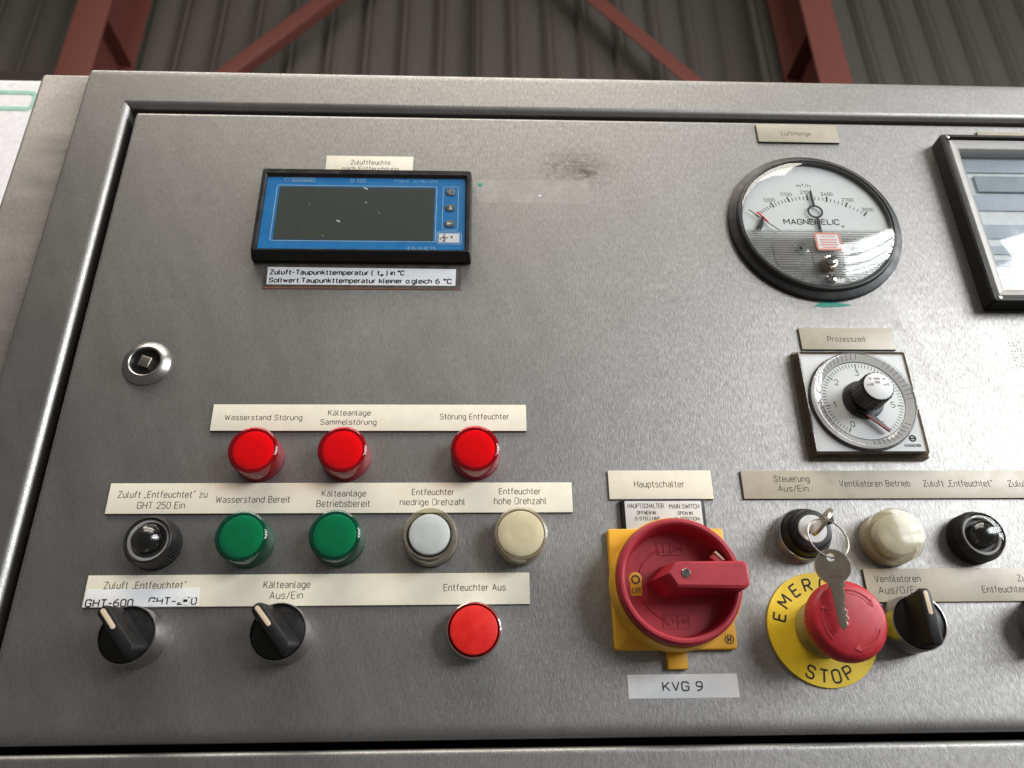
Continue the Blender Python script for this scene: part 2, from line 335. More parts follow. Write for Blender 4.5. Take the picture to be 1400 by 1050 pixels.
# ------------------------------------------------------------------ lettering
# single-stroke engraving alphabet, cap height 10; a stroke = (closed, [(x, y[, corner radius])...])
R2 = 2.3
def _o(w_, h0, h1, r=R2): return (1, [(0, h0, r), (w_, h0, r), (w_, h1, r), (0, h1, r)])
G = {
 'A': (6, [(0, [(0, 0), (3, 10), (6, 0)]), (0, [(1.1, 3.2), (4.9, 3.2)])]),
 'B': (5.4, [(0, [(0, 5.3), (4.9, 5.3, 2), (4.9, 10, 2.2), (0, 10), (0, 0), (5.4, 0, 2.4), (5.4, 5.3, 2.4), (3, 5.3)])]),
 'C': (5.4, [(0, [(5.4, 7.4), (5.4, 10, R2), (0, 10, R2), (0, 0, R2), (5.4, 0, R2), (5.4, 2.6)])]),
 'D': (5.6, [(1, [(0, 0), (5.6, 0, 3), (5.6, 10, 3), (0, 10)])]),
 'E': (5, [(0, [(5, 0), (0, 0), (0, 10), (5, 10)]), (0, [(0, 5.2), (4.3, 5.2)])]),
 'F': (5, [(0, [(0, 0), (0, 10), (5, 10)]), (0, [(0, 5.2), (4.3, 5.2)])]),
 'G': (5.7, [(0, [(5.7, 7.6), (5.7, 10, R2), (0, 10, R2), (0, 0, R2), (5.7, 0, R2), (5.7, 4.8), (3.2, 4.8)])]),
 'H': (5.6, [(0, [(0, 0), (0, 10)]), (0, [(5.6, 0), (5.6, 10)]), (0, [(0, 5.2), (5.6, 5.2)])]),
 'I': (.1, [(0, [(0, 0), (0, 10)])]),
 'K': (5.6, [(0, [(0, 0), (0, 10)]), (0, [(5.4, 10), (0, 3.6)]), (0, [(1.8, 5.6), (5.6, 0)])]),
 'L': (4.8, [(0, [(0, 10), (0, 0), (4.8, 0)])]),
 'M': (7, [(0, [(0, 0), (0, 10), (3.5, 3.5), (7, 10), (7, 0)])]),
 'N': (5.8, [(0, [(0, 0), (0, 10), (5.8, 0), (5.8, 10)])]),
 'O': (5.6, [_o(5.6, 0, 10, 2.7)]),
 'P': (5.4, [(0, [(0, 0), (0, 10), (5.4, 10, 2.5), (5.4, 4.8, 2.5), (0, 4.8)])]),
 'R': (5.6, [(0, [(0, 0), (0, 10), (5.4, 10, 2.5), (5.4, 4.8, 2.5), (0, 4.8)]), (0, [(2.6, 4.8), (5.6, 0)])]),
 'S': (5.4, [(0, [(5.3, 7.8), (5.3, 10, 2.2), (.1, 10, 2.2), (.1, 5.7, 2.1), (5.4, 4.6, 2.1), (5.4, 0, 2.3), (0, 0, 2.3), (0, 2.3)])]),
 'T': (5.6, [(0, [(0, 10), (5.6, 10)]), (0, [(2.8, 10), (2.8, 0)])]),
 'U': (5.6, [(0, [(0, 10), (0, 0, 2.6), (5.6, 0, 2.6), (5.6, 10)])]),
 'V': (5.8, [(0, [(0, 10), (2.9, 0), (5.8, 10)])]),
 'W': (8, [(0, [(0, 10), (2, 0), (4, 8.5), (6, 0), (8, 10)])]),
 'Z': (5.4, [(0, [(0, 10), (5.4, 10), (0, 0), (5.4, 0)])]),
 'a': (4.5, [(0, [(.3, 7, .5), (4.5, 7, 2), (4.5, 0)]), (0, [(4.5, 4.1), (0, 4.1, 1.8), (0, 0, 1.8), (4.5, 0, 1.8), (4.5, 2)])]),
 'b': (4.6, [(0, [(0, 10), (0, 0)]), _o(4.6, 0, 7)]),
 'c': (4.2, [(0, [(4.2, 5.3), (4.2, 7, 1.8), (0, 7, R2), (0, 0, R2), (4.2, 0, 1.8), (4.2, 1.7)])]),
 'd': (4.6, [(0, [(4.6, 10), (4.6, 0)]), _o(4.6, 0, 7)]),
 'e': (4.6, [(0, [(0, 3.5), (4.6, 3.5), (4.6, 7, R2), (0, 7, R2), (0, 0, R2), (4.4, 0, 1.5), (4.4, 1.2)])]),
 'f': (3.2, [(0, [(1.1, 0), (1.1, 10, 1.8), (3.2, 10)]), (0, [(0, 7), (3, 7)])]),
 'g': (4.6, [_o(4.6, 0, 7), (0, [(4.6, 7), (4.6, -3, R2), (.4, -3)])]),
 'h': (4.5, [(0, [(0, 0), (0, 10)]), (0, [(0, 5), (0, 7, 2.2), (4.5, 7, 2.2), (4.5, 0)])]),
 'i': (.1, [(0, [(0, 0), (0, 7)]), (0, [(0, 9), (0, 10)])]),
 'k': (4.4, [(0, [(0, 0), (0, 10)]), (0, [(4.2, 7), (0, 2.6)]), (0, [(1.5, 4.2), (4.4, 0)])]),
 'l': (1.5, [(0, [(0, 10), (0, 0, 1.4), (1.5, 0)])]),
 'm': (7.4, [(0, [(0, 0), (0, 7)]), (0, [(0, 5), (0, 7, 1.7), (3.7, 7, 1.7), (3.7, 0)]), (0, [(3.7, 5), (3.7, 7, 1.7), (7.4, 7, 1.7), (7.4, 0)])]),
 'n': (4.5, [(0, [(0, 0), (0, 7)]), (0, [(0, 5), (0, 7, 2.2), (4.5, 7, 2.2), (4.5, 0)])]),
 'o': (4.6, [_o(4.6, 0, 7)]),
 'p': (4.6, [(0, [(0, -3), (0, 7)]), _o(4.6, 0, 7)]),
 'r': (2.8, [(0, [(0, 0), (0, 7)]), (0, [(0, 5), (0, 7, 1.9), (2.8, 7)])]),
 's': (4.2, [(0, [(4.1, 5.6), (4.1, 7, 1.4), (.1, 7, 1.6), (.1, 4, 1.5), (4.2, 3.2, 1.5), (4.2, 0, 1.6), (0, 0, 1.5), (0, 1.3)])]),
 't': (3, [(0, [(1.1, 9.6), (1.1, 0, 1.6), (3, 0)]), (0, [(0, 7), (3, 7)])]),
 'u': (4.5, [(0, [(0, 7), (0, 0, 2.2), (4.5, 0, 2.2), (4.5, 2)]), (0, [(4.5, 7), (4.5, 0)])]),
 'z': (4, [(0, [(0, 7), (4, 7), (0, 0), (4, 0)])]),
 '0': (5, [_o(5, 0, 10, 2.4)]),
 '2': (5, [(0, [(0, 7.8), (0, 10, 2.2), (5, 10, 2.2), (5, 6, 1.5), (0, 0), (5, 0)])]),
 '5': (5, [(0, [(4.8, 10), (.3, 10), (0, 5.8), (5, 5.8, 2.2), (5, 0, 2.4), (0, 0, 2.2), (0, 1.5)])]),
 '9': (5, [(0, [(.4, 0), (2.6, 0, 1.5), (5, 3, 3), (5, 10, 2.4), (0, 10, 2.4), (0, 4.4, 2.4), (5, 4.4, 2)])]),
 'Y': (5.6, [(0, [(0, 10), (2.8, 4.6), (5.6, 10)]), (0, [(2.8, 4.6), (2.8, 0)])]),
 '6': (5, [(0, [(4.4, 10), (2.6, 10, 1.5), (0, 7, 3), (0, 0, 2.4), (5, 0, 2.4), (5, 5.6, 2.4), (0, 5.6, 2)])]),
 '1': (3, [(0, [(.2, 7.4), (2.6, 10), (2.6, 0)])]),
 '3': (5, [(0, [(.2, 10), (4.8, 10), (2.2, 6.2), (5, 6.0, 2.3), (5, 0, 2.4), (0, 0, 2.2), (0, 1.6)])]),
 '4': (5.2, [(0, [(3, 10), (0, 2.6), (5.2, 2.6)]), (0, [(3.8, 5.2), (3.8, 0)])]),
 '7': (5, [(0, [(0, 10), (5, 10), (1.8, 0)])]),
 'x': (4.2, [(0, [(0, 7), (4.2, 0)]), (0, [(0, 0), (4.2, 7)])]),
 'w': (6.6, [(0, [(0, 7), (1.7, 0), (3.3, 6.2), (4.9, 0), (6.6, 7)])]),
 '(': (1.8, [(0, [(1.8, 10.6), (0, 7.5, 3), (0, 1.2, 3), (1.8, -2)])]), ')': (1.8, [(0, [(0, 10.6), (1.8, 7.5, 3), (1.8, 1.2, 3), (0, -2)])]),
 ':': (.3, [(0, [(0, 0), (0, .9)]), (0, [(0, 5), (0, 5.9)])]), '.': (.3, [(0, [(0, 0), (0, .9)])]), '°': (2.6, [_o(2.6, 7.4, 10, 1.2)]),
 '³': (2.4, [(0, [(0, 11.2), (2.4, 11.2), (1.1, 9.6), (2.4, 9.4, 1), (2.4, 7, 1), (0, 7)])]),
 '-': (3.4, [(0, [(0, 4.4), (3.4, 4.4)])]),
 '/': (3.4, [(0, [(0, -1), (3.4, 10.6)])]),
 '„': (2.2, [(0, [(.5, .8), (0, -1.4)]), (0, [(2.2, .8), (1.7, -1.4)])]),
 '”': (2.2, [(0, [(.5, 10.6), (0, 8.4)]), (0, [(2.2, 10.6), (1.7, 8.4)])]),
}
def dots(x0, x1, y): return [(0, [(x0, y), (x0, y + 1.0)]), (0, [(x1, y), (x1, y + 1.0)])]
G['ä'] = (4.5, G['a'][1] + dots(1.1, 3.6, 9)); G['ö'] = (4.6, G['o'][1] + dots(1.1, 3.5, 9)); G['Ö'] = (5.6, G['O'][1] + dots(1.7, 3.9, 11.6))
def rounded(pts, closed):
    n = len(pts); out = []
    for i, p in enumerate(pts):
        r = p[2] if len(p) > 2 else 0; v = Vector(p[:2])
        if r == 0 or (not closed and i in (0, n - 1)): out.append(v); continue
        a = Vector(pts[i - 1][:2]); b = Vector(pts[(i + 1) % n][:2]); da = a - v; db = b - v
        r = min(r, da.length * .5 if (closed or i > 1) else da.length, db.length * .5 if (closed or i < n - 2) else db.length)
        s_ = v + da.normalized() * r; e = v + db.normalized() * r
        for k in range(5):
            t = k / 4; q = s_.lerp(v, t).lerp(v.lerp(e, t), t); out.append(q)
    clean = [out[0]]
    for q in out[1:]:
        if (q - clean[-1]).length > 1e-4: clean.append(q)
    return clean
def pieces(pts, closed):
    """cut a stroke at its sharp corners so every piece keeps its full width"""
    if closed: return [(rounded(pts, True), True)]
    out = []; cur = [pts[0]]
    for i in range(1, len(pts)):
        cur.append(pts[i])
        if i == len(pts) - 1 or len(pts[i]) == 2:
            out.append((rounded(cur, False), False)); cur = [pts[i]]
    return out
def to_mesh(cu, name, mat, parent, flat=None):
    tmp = bpy.data.objects.new('tmp', cu); C.objects.link(tmp)
    dg = bpy.context.evaluated_depsgraph_get(); dg.update()
    me = bpy.data.meshes.new_from_object(tmp.evaluated_get(dg)); me.name = name
    bpy.data.objects.remove(tmp); bpy.data.curves.remove(cu)
    if flat: me.transform(flat)
    me.materials.clear(); me.materials.append(mat)
    o = bpy.data.objects.new(name, me); C.objects.link(o)
    if parent: o.parent = parent
    return o
def strokes(lines, h, mat, parent, name='lettering', sw=.42):
    """lines: (text, x0, x1, z baseline, cap height) in the parent's millimetres"""
    cu = bpy.data.curves.new('t', 'CURVE'); cu.dimensions = '3D'; cu.bevel_depth = sw / 2 * .001; cu.bevel_resolution = 1; cu.use_fill_caps = True
    for text, x0, x1, zb, cap in lines:
        x = 0; glyphs = []; last = 0
        for ch in text:
            if ch == ' ': x += 4.2; continue
            w_, st = G[ch]; glyphs.append((x, st)); last = x + w_; x += w_ + 2.3
        k = (x1 - x0) / last
        for gx, st in glyphs:
            for closed, pts in st:
              for q, cl in pieces(pts, closed):
                sp = cu.splines.new('POLY'); sp.points.add(len(q) - 1); sp.use_cyclic_u = cl
                for p_, v in zip(sp.points, q):
                    p_.co = ((x0 + (gx + v.x) * k) * .001, 0, (zb + v.y * cap / 10) * .001, 1)
    return to_mesh(cu, name, mat, parent, Matrix.Translation((0, -h * .001, 0)) @ Matrix.Diagonal((1, .22, 1, 1)))
def strokes_each(lines, h, mat, parent, name='lettering', sw=.42):
    for L in lines: strokes([L], h, mat, parent, name, sw)
def arc_strokes(items, h, mat, parent, name='lettering', sw=.8, wide=1.15):
    """items: (character, radius angle in radians of the baseline middle, radius, cap height, turn)"""
    cu = bpy.data.curves.new('t', 'CURVE'); cu.dimensions = '3D'; cu.bevel_depth = sw / 2 * .001; cu.bevel_resolution = 1; cu.use_fill_caps = True
    for ch, a, r, cap, turn in items:
        w_, st = G[ch]; cx, cz = r * math.cos(a), r * math.sin(a); ca, sa = math.cos(turn), math.sin(turn)
        for closed, pts in st:
          for q, cl in pieces(pts, closed):
            sp = cu.splines.new('POLY'); sp.points.add(len(q) - 1); sp.use_cyclic_u = cl
            for p_, v in zip(sp.points, q):
                lx, lz = (v.x - w_ / 2) * cap / 10 * wide, v.y * cap / 10
                p_.co = ((cx + lx * ca - lz * sa) * .001, 0, (cz + lx * sa + lz * ca) * .001, 1)
    return to_mesh(cu, name, mat, parent, Matrix.Translation((0, -h * .001, 0)) @ Matrix.Diagonal((1, .15, 1, 1)))
def type_(lines, h, mat, parent, name='lettering', th=.06, bold=0.0):
    """printed letters: (text, x0, x1, z baseline, cap height[, rotation, centred width or None])"""
    obs = []
    for L in lines:
        text, x0, x1, zb, cap = L[:5]; rot = L[5] if len(L) > 5 else 0
        cu = bpy.data.curves.new('t', 'FONT'); cu.body = text; cu.size = 1; cu.extrude = .02; cu.offset = bold
        cu.align_x = 'LEFT'
        o = to_mesh(cu, 'tmp_text', mat, None); me = o.data
        xs = [v.co.x for v in me.vertices]; ys = [v.co.y for v in me.vertices]; zs = [v.co.z for v in me.vertices]
        mnx, mxx = min(xs), max(xs)
        capu = .72
        sy = cap / capu; sx = (x1 - x0) / (mxx - mnx) if x1 is not None else sy
        for v in me.vertices:
            if x1 is None:      # x0 is the centre of the text, turned by rot about its baseline middle
                lx = (v.co.x - (mnx + mxx) / 2) * sx; ly = v.co.y * sy
                X = x0 + lx * math.cos(rot) - ly * math.sin(rot); Zz = zb + lx * math.sin(rot) + ly * math.cos(rot)
            else: X = x0 + (v.co.x - mnx) * sx; Zz = zb + v.co.y * sy
            hh = h + (v.co.z + .02) / .04 * th
            v.co = (X * .001, -hh * .001, Zz * .001)
        me.flip_normals() if False else None
        obs.append(o)
    bm = bmesh.new()
    for o in obs:
        bm.from_mesh(o.data); me = o.data; bpy.data.objects.remove(o); bpy.data.meshes.remove(me)
    bmesh.ops.recalc_face_normals(bm, faces=bm.faces)
    me = bpy.data.meshes.new(name); bm.to_mesh(me); bm.free(); me.materials.append(mat)
    o = bpy.data.objects.new(name, me); C.objects.link(o)
    if parent: o.parent = parent
    return o

# ------------------------------------------------------------------ hall behind the cabinet (metres; y measured from the panel)
def mbox(b, x0, x1, y0, y1, z0, z1, bev=0):
    return b.box(x0 * 1000, x1 * 1000, -y1 * 1000, -y0 * 1000, z0 * 1000, z1 * 1000, bev)
YW = 3.36
b = B(); prof = []; x = -9.0
while x < 9.0:
    for dx, dy in ((0, 0), (.125, 0), (.140, .045), (.172, .045), (.187, 0), (.215, 0), (.219, .009), (.223, 0)): prof.append((x + dx, dy))
    x += .25
rows = []
for z in (-1.5, 9.5): rows.append([b.v(px * 1000, -(YW + dy) * 1000, z * 1000) for px, dy in prof])
for i in range(len(prof) - 1): b.bm.faces.new((rows[0][i], rows[0][i + 1], rows[1][i + 1], rows[1][i]))
o = b.done('hall_wall', M['sheet'], None, 20); o.location.z = Z0
sol = o.modifiers.new('thickness', 'SOLIDIFY'); sol.thickness = .004; sol.offset = -1
tag(o, 'dark grey corrugated metal hall wall rising behind the steel cabinet', 'wall')

def column(cx, label, side):
    t = thing('steel_column', label, 'column', group='red steel columns on the hall wall'); t.location = (cx, 2.9, Z0)
    y1 = .40
    b = B(); mbox(b, -.10, .10, 0, .016, -1.5, 9.4, 2); b.done('flange', M['redsteel'], t)
    b = B(); mbox(b, -.10, .10, y1 - .016, y1, -1.5, 9.4, 2); b.done('flange', M['redsteel'], t)
    b = B(); mbox(b, -.005, .005, .0165, y1 - .0165, -1.5, 9.4, 0); b.done('web', M['redsteel'], t)
    b = B()
    for s in (-1, 1):
        pts = [(-.3, 0), (.3, 0)]
        x0, x1 = (.0055, .095) if s > 0 else (-.095, -.0055)
        mbox(b, x0, x1, .018, y1 - .018, 3.98, 3.992, 0)
    b.done('stiffener', M['redsteel'], t)
    return t
column(-2.36, 'left red painted steel column, wider face lit, behind the top left cabinet corner', 1)
column(2.11, 'right red painted steel column behind the cabinet top above the round gauge', -1)
def brace(xa, za, xb, zb, label):
    t = tag(bpy.data.objects.new('diagonal_brace', None), label, 'brace', 'red diagonal braces on the hall wall'); C.objects.link(t)
    d = Vector((xb - xa, 0, zb - za)); L = d.length
    t.location = (xa, 3.16, Z0 + za); t.rotation_euler = (0, -math.atan2(zb - za, xb - xa), 0)
    b = B(); mbox(b, 0, L, 0, .008, -.054, .054, 1); b.done('flat_leg', M['redsteel'], t)
    b = B(); mbox(b, 0, L, .009, .07, -.054, -.046, 1); b.done('standing_leg', M['redsteel'], t)
brace(-2.26, 3.03, -.3, 5.42, 'red diagonal brace rising to the right beside the left steel column')
brace(2.01, 2.98, .1, 5.365, 'red diagonal brace falling to the right towards the right steel column')
b = B(); mbox(b, -7, -2.465, 2.98, 3.2, 3.45, 3.60, 2)
o = b.done('wall_girder', M['darksteel']); o.location.z = Z0; tag(o, 'dark brown horizontal wall girder above the white cupboard at left', 'girder')
b = B(); b.lathe([(16, 0), (16, 7800)], seg=24); b.move(Matrix.Rotation(PI / 2, 4, 'X') if False else Matrix.Rotation(-PI / 2, 4, 'X'))
o = b.done('wall_conduit', M['darksteel']); o.location = (-.075, 3.31, Z0 - 1.4 + 7.8)
zs = [v.co.z for v in o.data.vertices]; o.location.z = Z0 - 1.45 - min(zs)
tag(o, 'thin dark vertical pipe running up the corrugated wall', 'pipe')

# white cupboard behind on the left
t = thing('white_cupboard', 'white painted cupboard with a mint green outlined rectangle at the far left', 'cupboard'); t.location = (-.70, .17, Z0)
S = .60 / 1.03
b = B(); b.prism(rrect(-330, 350, -900, 1069 * S, 6), -420, 0, 3); b.done('body', M['board'], t)
b = B(); outline_line(b, -1100 * S + 700 - 160, -775 * S + 700 + 0, 997 * S, 1042 * S, 9, .2, 4.6, .3); b.done('outline_mark', M['mint'], t)

# ------------------------------------------------------------------ cabinet
cab = thing('control_cabinet', 'large brushed stainless steel control cabinet with a door full of switches', 'cabinet')
XR, ZB = 640, -500
def arc_prof(d0, h0, d1, h1, n, kind):
    """quarter round from (d0,h0) to (d1,h1); kind 'up' starts vertical, 'down' starts flat"""
    out = []
    for k in range(n + 1):
        a = k / n * PI / 2
        if kind == 'up': out.append((d0 + (d1 - d0) * (1 - math.cos(a)), h0 + (h1 - h0) * math.sin(a)))
        else: out.append((d0 + (d1 - d0) * math.sin(a), h0 + (h1 - h0) * (1 - math.cos(a))))
    return out
def rect_rings(b, x0, x1, z0, z1, prof, cap1=False, loop=False, cr=None, kb=1):
    rings = []
    for d, h in prof:
        r = max(.02, (cr or .02) - (d if cr else 0))
        rings.append(ring3(rrect(x0 + d, x1 - d, z0 + d * kb, z1 - d, r, 4), h))
    b.loft(rings, cap0=False, cap1=cap1, loop=loop)
b = B()
rect_rings(b, -293, XR, ZB, 458.2, [(0, -60), (0, -3)] + arc_prof(0, -2.2, 2.2, 0, 5, 'up') + [(6, 0), (30, 0)] + arc_prof(30.2, 0, 35.2, -5, 8, 'down') + [(35.2, -14), (35.2, -34), (10, -34), (10, -60)], loop=True, cr=3)
b.done('frame', M['frame'], cab, 40)
DX0, DX1 = -251.6, XR - 42
def leaf(z0, z1, rb, name, mat):
    b = B(); rect_rings(b, DX0, DX1, z0, z1, [(0, -22), (0, -rb)] + arc_prof(0, -rb, rb, 0, 7, 'up') + [(rb + 1, 0)], cap1=True, cr=2.4, kb=3)
    return b.done(name, mat, cab, 40)
leaf(.9, 416.8, 2.6, 'door', M['door'])
leaf(ZB + 42, -3.0, 2.6, 'lower_door', M['door'])
b = B(); b.box(-292, XR - 1, -62, -35, ZB + 1, 457, 0); b.done('backing', M['rubber'], cab)
b = B(); b.box(-292, XR - 1, -420, -62.5, ZB + 1, 457, 1); b.done('shell', M['frame'], cab)
b = B(); b.prism(rrect(-333.5, -294, ZB, 462.5, 3), -60, -10, 1.5); b.done('side_plate', M['plate'], cab)

# ------------------------------------------------------------------ engraved labels
def label_plate(name, x0, x1, z0, z1, label, mat, lines, group='engraved label strips', sw=.40, ink='ink', tilt=0):
    cx, cz = (x0 + x1) / 2, (z0 + z1) / 2
    t = thing(name, label, 'label', cx, cz, group)
    b = B(); b.box(x0 - cx, x1 - cx, .05, 1.15, z0 - cz, z1 - cz, .0); b.done('core', M['core'], t)
    b = B(); b.box(x0 - cx, x1 - cx, 1.152, 1.6, z0 - cz, z1 - cz, .12); b.done('face', M[mat], t)
    strokes_each([(s, a - cx, c - cx, zb - cz, cap) for s, a, c, zb, cap in lines], 1.6, M[ink], t, sw=sw + .06)
    if tilt: t.rotation_euler = (0, tilt, 0)
    return t
label_plate('label_strip', -161.0, 26.3, 168.6, 185.6, 'cream strip reading Wasserstand Störung above the three red lamps', 'cream', [
    ('Wasserstand Störung', -153.2, -107.8, 175.5, 3.2), ('Kälteanlage', -92.4, -67.4, 178.5, 3.4), ('Sammelstörung', -96.5, -63.6, 172.6, 3.3), ('Störung Entfeuchter', -25.5, 15.8, 176.1, 3.5)])
label_plate('label_strip', -211.5, 51.9, 118.6, 136.4, 'long cream strip reading Wasserstand Bereit above the two green lamps', 'cream', [
    ('Zuluft „Entfeuchtet”', -206.2, -163.3, 128.0, 3.6), ('zu', -160.7, -156.5, 128.0, 3.6), ('GHT 250 Ein', -194.3, -168.1, 121.6, 3.7), ('Wasserstand Bereit', -151.0, -109.6, 124.9, 3.6), ('Kälteanlage', -91.7, -66.9, 128.4, 3.4), ('Betriebsbereit', -94.1, -64.2, 122.3, 3.7),
    ('Entfeuchter', -40.4, -16.4, 129.1, 3.4), ('niedrige Drehzahl', -47.0, -10.1, 123.1, 3.6), ('Entfeuchter', 9.7, 33.6, 129.4, 3.4), ('hohe Drehzahl', 6.9, 36.7, 123.5, 3.7)])
label_plate('label_strip', -213.0, 26.0, 67.6, 84.5, 'cream strip reading Entfeuchter Aus above the chrome ringed red button', 'cream', [
    ('Zuluft „Entfeuchtet”', -203.5, -160.2, 77.3, 3.6), ('Kälteanlage', -118.4, -93.6, 77.2, 3.5), ('Aus/Ein', -114.6, -97.0, 71.4, 3.6), ('Entfeuchter Aus', -20.9, 12.7, 75.0, 3.4)])
label_plate('label_plate', 73.6, 134.6, 126.2, 143.6, 'cream label reading Hauptschalter above the big red main switch', 'cream', [('Hauptschalter', 88.7, 117.9, 133.4, 3.7)])
label_plate('label_strip', 152.6, 372, 126.2, 143.3, 'shade-tinted beige strip reading Steuerung and Ventilatoren Betrieb above the key switch', 'beige', [
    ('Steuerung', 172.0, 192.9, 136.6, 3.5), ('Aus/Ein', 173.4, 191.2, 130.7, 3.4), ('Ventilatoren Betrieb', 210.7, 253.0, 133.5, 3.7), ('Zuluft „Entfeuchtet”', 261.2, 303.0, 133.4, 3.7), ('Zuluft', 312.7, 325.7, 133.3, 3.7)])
label_plate('label_strip', 214.2, 340, 67.0, 85.3, 'shade-tinted beige strip reading Ventilatoren above the black switch at lower right', 'beige', [
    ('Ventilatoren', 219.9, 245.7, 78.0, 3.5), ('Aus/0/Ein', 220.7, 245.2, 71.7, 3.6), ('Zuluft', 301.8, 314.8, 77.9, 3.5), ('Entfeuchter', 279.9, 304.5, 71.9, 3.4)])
label_plate('label_plate', 204.2, 265.4, 224.6, 240.3, 'shade-tinted beige label reading Prozesszeit on top of the square timer', 'beige', [('Prozesszeit', 222.0, 246.6, 230.4, 3.6)])
label_plate('label_plate', 202.0, 262.3, 396.2, 412.8, 'shade-tinted beige label reading Luftmenge above the round gauge', 'beige', [('Luftmenge', 219.9, 241.9, 402.6, 3.6)], ink='inkgrey')
t = label_plate('label_plate', -110.7, -49.6, 360.6, 377.4, 'cream label reading Zuluftfeuchte tucked behind the blue panel meter', 'cream', [
    ('Zuluftfeuchte', -93.2, -65.8, 369.9, 3.7), ('nach Entfeuchtung', -98.7, -59.7, 364.2, 3.7)])
t = thing('label_plate', 'pale blank label strip peeking out above the chart recorder', 'label', 400, 403, 'engraved label strips')
b = B(); b.box(-31, 31, .05, 1.15, -6, 6, 0); b.done('core', M['core'], t)
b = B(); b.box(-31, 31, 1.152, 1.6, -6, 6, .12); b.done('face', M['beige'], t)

# plain printed stickers
t = thing('printed_label', 'white KVG 9 sticker below the red main switch', 'label', 105.9, 25.1)
b = B(); b.box(-29.3, 29.3, .03, .22, -5.9, 5.9, .05); b.done('tape', M['white'], t)
strokes_each([('KVG 9', -10.8, 10.1, -2.2, 4.2)], .22, M['print'], t, sw=.8)
t = thing('printed_label', 'white GHT-600 sticker with worn letters stuck across a cream strip', 'label', -182.4, 72.2, h=1.6)
b = B(); b.prism([(-30.2, -4.6), (30.4, -4.3), (29.6, 5.2), (-29.9, 4.6)], .03, .2, .05); b.done('tape', M['white'], t)
t.rotation_euler = (0, 0, 0)
strokes_each([('GHT-600', -28.8, -4.2, -4.2, 3.6)], .2, M['print'], t, sw=.80)
# worn word: letters with chips missing
o = strokes([('GHT-250', 4.3, 29.2, -3.4, 3.6)], .2, M['print'], t, name='worn_lettering', sw=.75)
b = B(); b.box(4, 11, .21, .31, -3.6, -2.1, 0); b.box(18.3, 24.5, .21, .31, -2.2, 1.2, 0); b.box(22.2, 25.6, .21, .31, -3.6, -.8, 0); b.box(26, 28.2, .21, .31, -.2, 1.0, 0)
b.box(9.5, 12.2, .21, .31, -.4, .6, 0)
b.done('worn_patch', M['white'], t)
t = thing('printed_label', 'white Taupunkttemperatur paper label with bold text under the blue panel meter', 'label', -79.5, 277.5)
b = B(); b.prism([(-63.5, -9.8), (65.0, -9.6), (65.4, 12), (-63.8, 12)], .03, .22, .05); b.done('backing', M['grime'], t)
b = B(); b.prism([(-63.3, -9.6), (-20, -9.2), (20, -9.55), (64.6, -9.4), (64.5, -8.7), (30, -8.9), (0, -8.5), (-62.5, -8.4)], .23, .30, .0); b.done('rust_edge', M['rust'], t)
b = B(); b.prism([(-61.0, -6.5), (61.4, -6.6), (61.6, 6.3), (-61.6, 6.9)], .24, .46, .05); b.done('paper', M['paper'], t)
strokes_each([('Zuluft-Taupunkttemperatur', -59.6, 4.2, 1.3, 3.3), ('( t', 6.4, 11.6, 1.3, 3.3), ('p', 12.6, 13.8, .6, 1.7), (') in °C', 16.0, 27.3, 1.3, 3.3), ('Sollwert:Taupunkttemperatur', -59.4, 9.2, -4.9, 3.3), ('kleiner o.gleich', 11.8, 45.8, -4.9, 3.3), ('6 °C', 48.6, 58.6, -4.9, 3.3)], .46, M['print'], t, sw=.86)

# old tape remains on the door
t = thing('tape_strip', 'clear strip of old tape on the steel beside the blue panel meter', 'tape', 35, 348.8)
b = B(); b.bm.faces.new([b.v(px, .1, pz) for px, pz in ((-39.5, -10), (39.6, -10.3), (39.3, 10.4), (-39.5, 9.8))]); b.done('film', M['tape'], t)
b = B(); b.prism(circ(-37.2, 6.0, 1.6, 12), .13, .25, .05); b.done('green_rest', M['teal'], t)
b = B(); b.prism([(3.4, -4.6), (6.3, -3.6), (4.0, -2.2)], .13, .25, 0); b.done('paper_chip', M['paper'], t)
t = thing('tape_strip', 'clear tape remains with a teal streak under the round gauge', 'tape', 239, 253)
b = B(); b.bm.faces.new([b.v(px, .1, pz) for px, pz in ((-34.5, -9), (35, -8.8), (34.8, 8.8), (-34.2, 8.6))]); b.done('film', M['tape'], t)
b = B(); b.prism([(-21, 4.2), (-17, 6.6), (-13.5, 8.6), (-9, 8.3), (-3, 6.9), (4.6, 5.6), (2, 4.7), (-6, 4.0), (-14, 3.7)], .13, .26, .0); b.done('teal_streak', M['teal'], t)

b = B()
for r_ in range(9):
    for c_ in range(9):
        if random.random() < .8: b.prism(circ(c_ * 2.1 + random.uniform(-.2, .2), r_ * 2.1 + random.uniform(-.2, .2), .42, 8), .02, .09, 0)
o = b.done('dotted_residue', M['grime']); o.location = (.3425, 0, Z0 + .214); tag(o, 'faint grey dotted glue residue on the steel below the chart recorder', 'residue')

# ------------------------------------------------------------------ door lock
t = thing('door_lock', 'round chrome cam lock with a square pin at the left door edge', 'lock', -206.0, 213.2)
b = B(); b.lathe([(14.6, .05), (14.6, .9), (14.3, 1.3), (10.4, 4.1), (9.7, 4.2), (9.1, 3.8), (8.5, 1.1), (8.5, .05)], cap0=False, cap1=False, loop=True); b.done('bezel', M['dullchrome'], t)
b = B(); b.lathe([(8.45, .1), (8.45, 1.0)]); b.done('recess', M['black'], t)
b = B(); b.prism([(-3.4, -3.4), (3.4, -3.4), (3.4, 3.4), (-3.4, 3.4)], 1.02, 4.2, .7, 0); o = b.done('square_pin', M['pin'], t); o.rotation_euler = (0, math.radians(18), 0)

